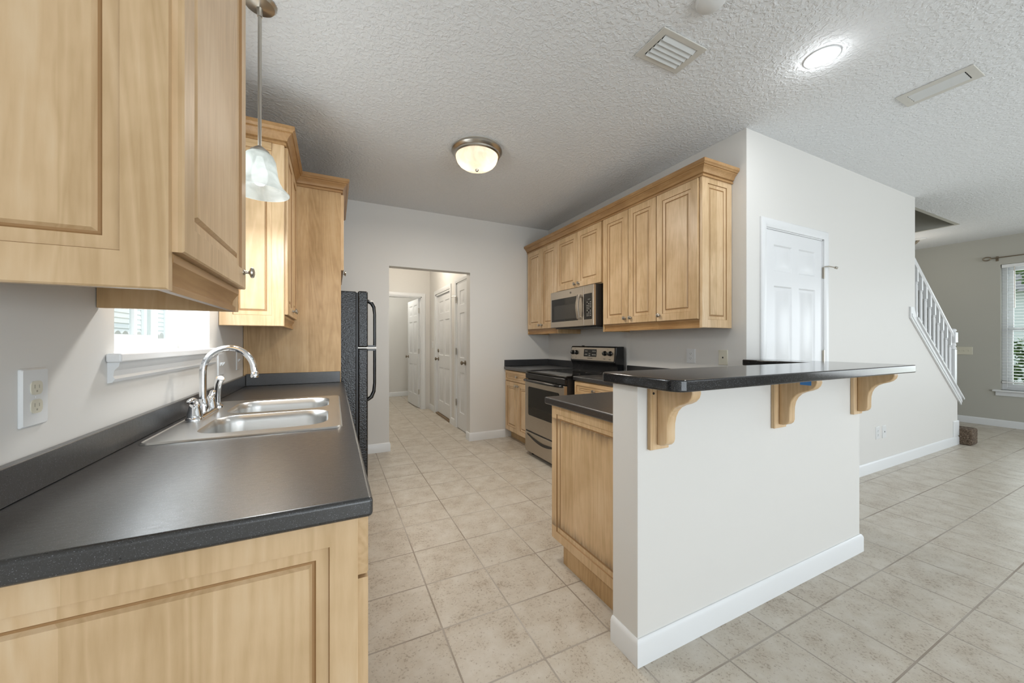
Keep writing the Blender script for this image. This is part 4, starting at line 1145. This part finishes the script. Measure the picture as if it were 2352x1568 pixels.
for i in range(10):
    x = 5.54 + i * .12
    zb, zt_ = ct(x), rt(x) - .05
    b = MB().box(x - .018, x + .018, YR - .018, YR + .018, zt_ - .13, zt_ + .01)
    b.lathe((x, YR, 0), [(.017, zb - .02), (.017, zb + .14), (.019, zb + .15), (.016, zb + .17), (.016, zt_ - .17), (.013, zt_ - .155), (.019, zt_ - .142), (.014, zt_ - .13)], 'Z', 14)
    part('baluster', b, TRIM, rl)
nx = 6.705
zb = ct(nx + .04) - .02
nb = MB().box(nx - .04, nx + .04, YR - .04, YR + .04, 1.215, 1.335)
nb.box(nx - .033, nx + .033, YR - .033, YR + .033, zb, 1.13)
nb.lathe((nx, YR, 0), [(.030, 1.13), (.038, 1.14), (.036, 1.152), (.028, 1.165), (.036, 1.185), (.030, 1.20), (.038, 1.215)], 'Z', 20)
nb.lathe((nx, YR, 0), [(.040, 1.335), (.028, 1.343), (.038, 1.354), (.038, 1.366), (.026, 1.378), (0, 1.384)], 'Z', 20)
part('newel_post', nb, TRIM, rl, .003)
struct('trim_1', MB().box(6.575, 6.732, 1.601, 1.745, .10, .285), TRIM, bevel=.010)

# ------------------------------------------------------------------ outside
struct('exterior_ground', MB().box(-14, -.8, -6, 22, -.25, -.2).box(8.9, 30, -8, 14, -.25, -.2), GROUND)
nh = thing('neighbor_house', (-4.2, 8, -.2), 'white-sided neighbouring house seen through the sink window', 'house')
sd = MB()
for k in range(30):
    z = -.2 + k * .115
    sd.prism(lambda a, b, w: (-4.2 + a, w, b), [(0, z), (.02, z), (.004, z + .115), (0, z + .115)], 2.0, 16.0)
sd.box(-7.0, -4.2, 2.0, 16.0, -.2, 3.25)
part('siding', sd, SIDING, nh)
part('window_trim', rect_frame(lambda a, b, w: (-4.18 + w, a, b), 9.4, 10.5, .7, 2.3, .12, 0, .04), TRIM, nh)
part('corner_board', MB().box(-4.19, -4.15, 11.9, 12.2, -.2, 3.2), TRIM, nh)
fn = thing('picket_fence', (-2.0, 6, -.2), 'pale round-topped picket fence outside the sink window', 'fence')
part('rail', MB().box(-2.05, -2.01, 1, 12, .1, .2), FENCE, fn); part('rail', MB().box(-2.05, -2.01, 1, 12, .95, 1.05), FENCE, fn)
for k in range(70):
    y = 1.2 + k * .152
    pr = [(-.07, -.2), (.07, -.2), (.07, 1.28)] + [(.07 * math.cos(q), 1.28 + .06 * math.sin(q)) for q in [PI * j / 6 for j in range(1, 6)]] + [(-.07, 1.28)]
    part('picket', MB().prism(lambda a, b, w: (-2.0 + w, y + a, b), pr, -.01, .01), FENCE, fn)
struct('sun_blocker', MB().box(8.9, 9.9, -4, 4, 2.75, 2.9), SIDING)  # unseen slab added to keep the sun out of the front windows
hs = thing('street_house', (20, 3.5, -.2), 'pale house across the street seen through the blind', 'house')
part('wall', MB().box(20, 25, -2, 9, -.2, 2.9), SIDING, hs)
part('roof', MB().prism(lambda a, b, w: (a, w, b), [(19.6, 2.85), (25.4, 2.85), (22.5, 4.4)], -2.3, 9.3), ROOFM, hs)


def leafy(name, c, r, n, size, label, cat, trunk=None, flatten=(1, 1, 1), group=None):
    t = thing(name, (c[0], c[1], -.2), label, cat, group)
    mb = MB(); rnd = random.Random(hash(name) % 1000 + n)
    for _ in range(n):
        while True:
            d = Vector((rnd.uniform(-1, 1), rnd.uniform(-1, 1), rnd.uniform(-1, 1)))
            if .35 < d.length < 1: break
        p_ = Vector(c) + Vector((d.x * r * flatten[0], d.y * r * flatten[1], d.z * r * flatten[2]))
        u = Vector((rnd.gauss(0, 1), rnd.gauss(0, 1), rnd.gauss(0, 1))).normalized(); v = u.cross(Vector((rnd.gauss(0, 1), rnd.gauss(0, 1), 1))).normalized()
        s_ = size * rnd.uniform(.6, 1.3)
        mb.add([p_ - u * s_, p_ - v * s_ * .4, p_ + u * s_, p_ + v * s_ * .4], [(0, 1, 2, 3)])
    part('foliage', mb, LEAF, t, recalc=False)
    if trunk: part('trunk', MB().tube([(c[0], c[1], -.2), (c[0] + .05, c[1], c[2] * .6), (c[0], c[1] + .05, c[2] + r * .3)], [trunk, trunk * .8, trunk * .4], 10), BARK, t)
    return t


leafy('yard_tree', (13.5, 2.9, 4.2), 2.0, 2500, .14, 'leafy green tree outside the front window', 'tree', .14)
leafy('hedge', (11.0, 1.6, .55), 1.0, 4000, .06, 'clipped green hedge below the front window outside', 'hedge', None, (.5, 1.6, .75))
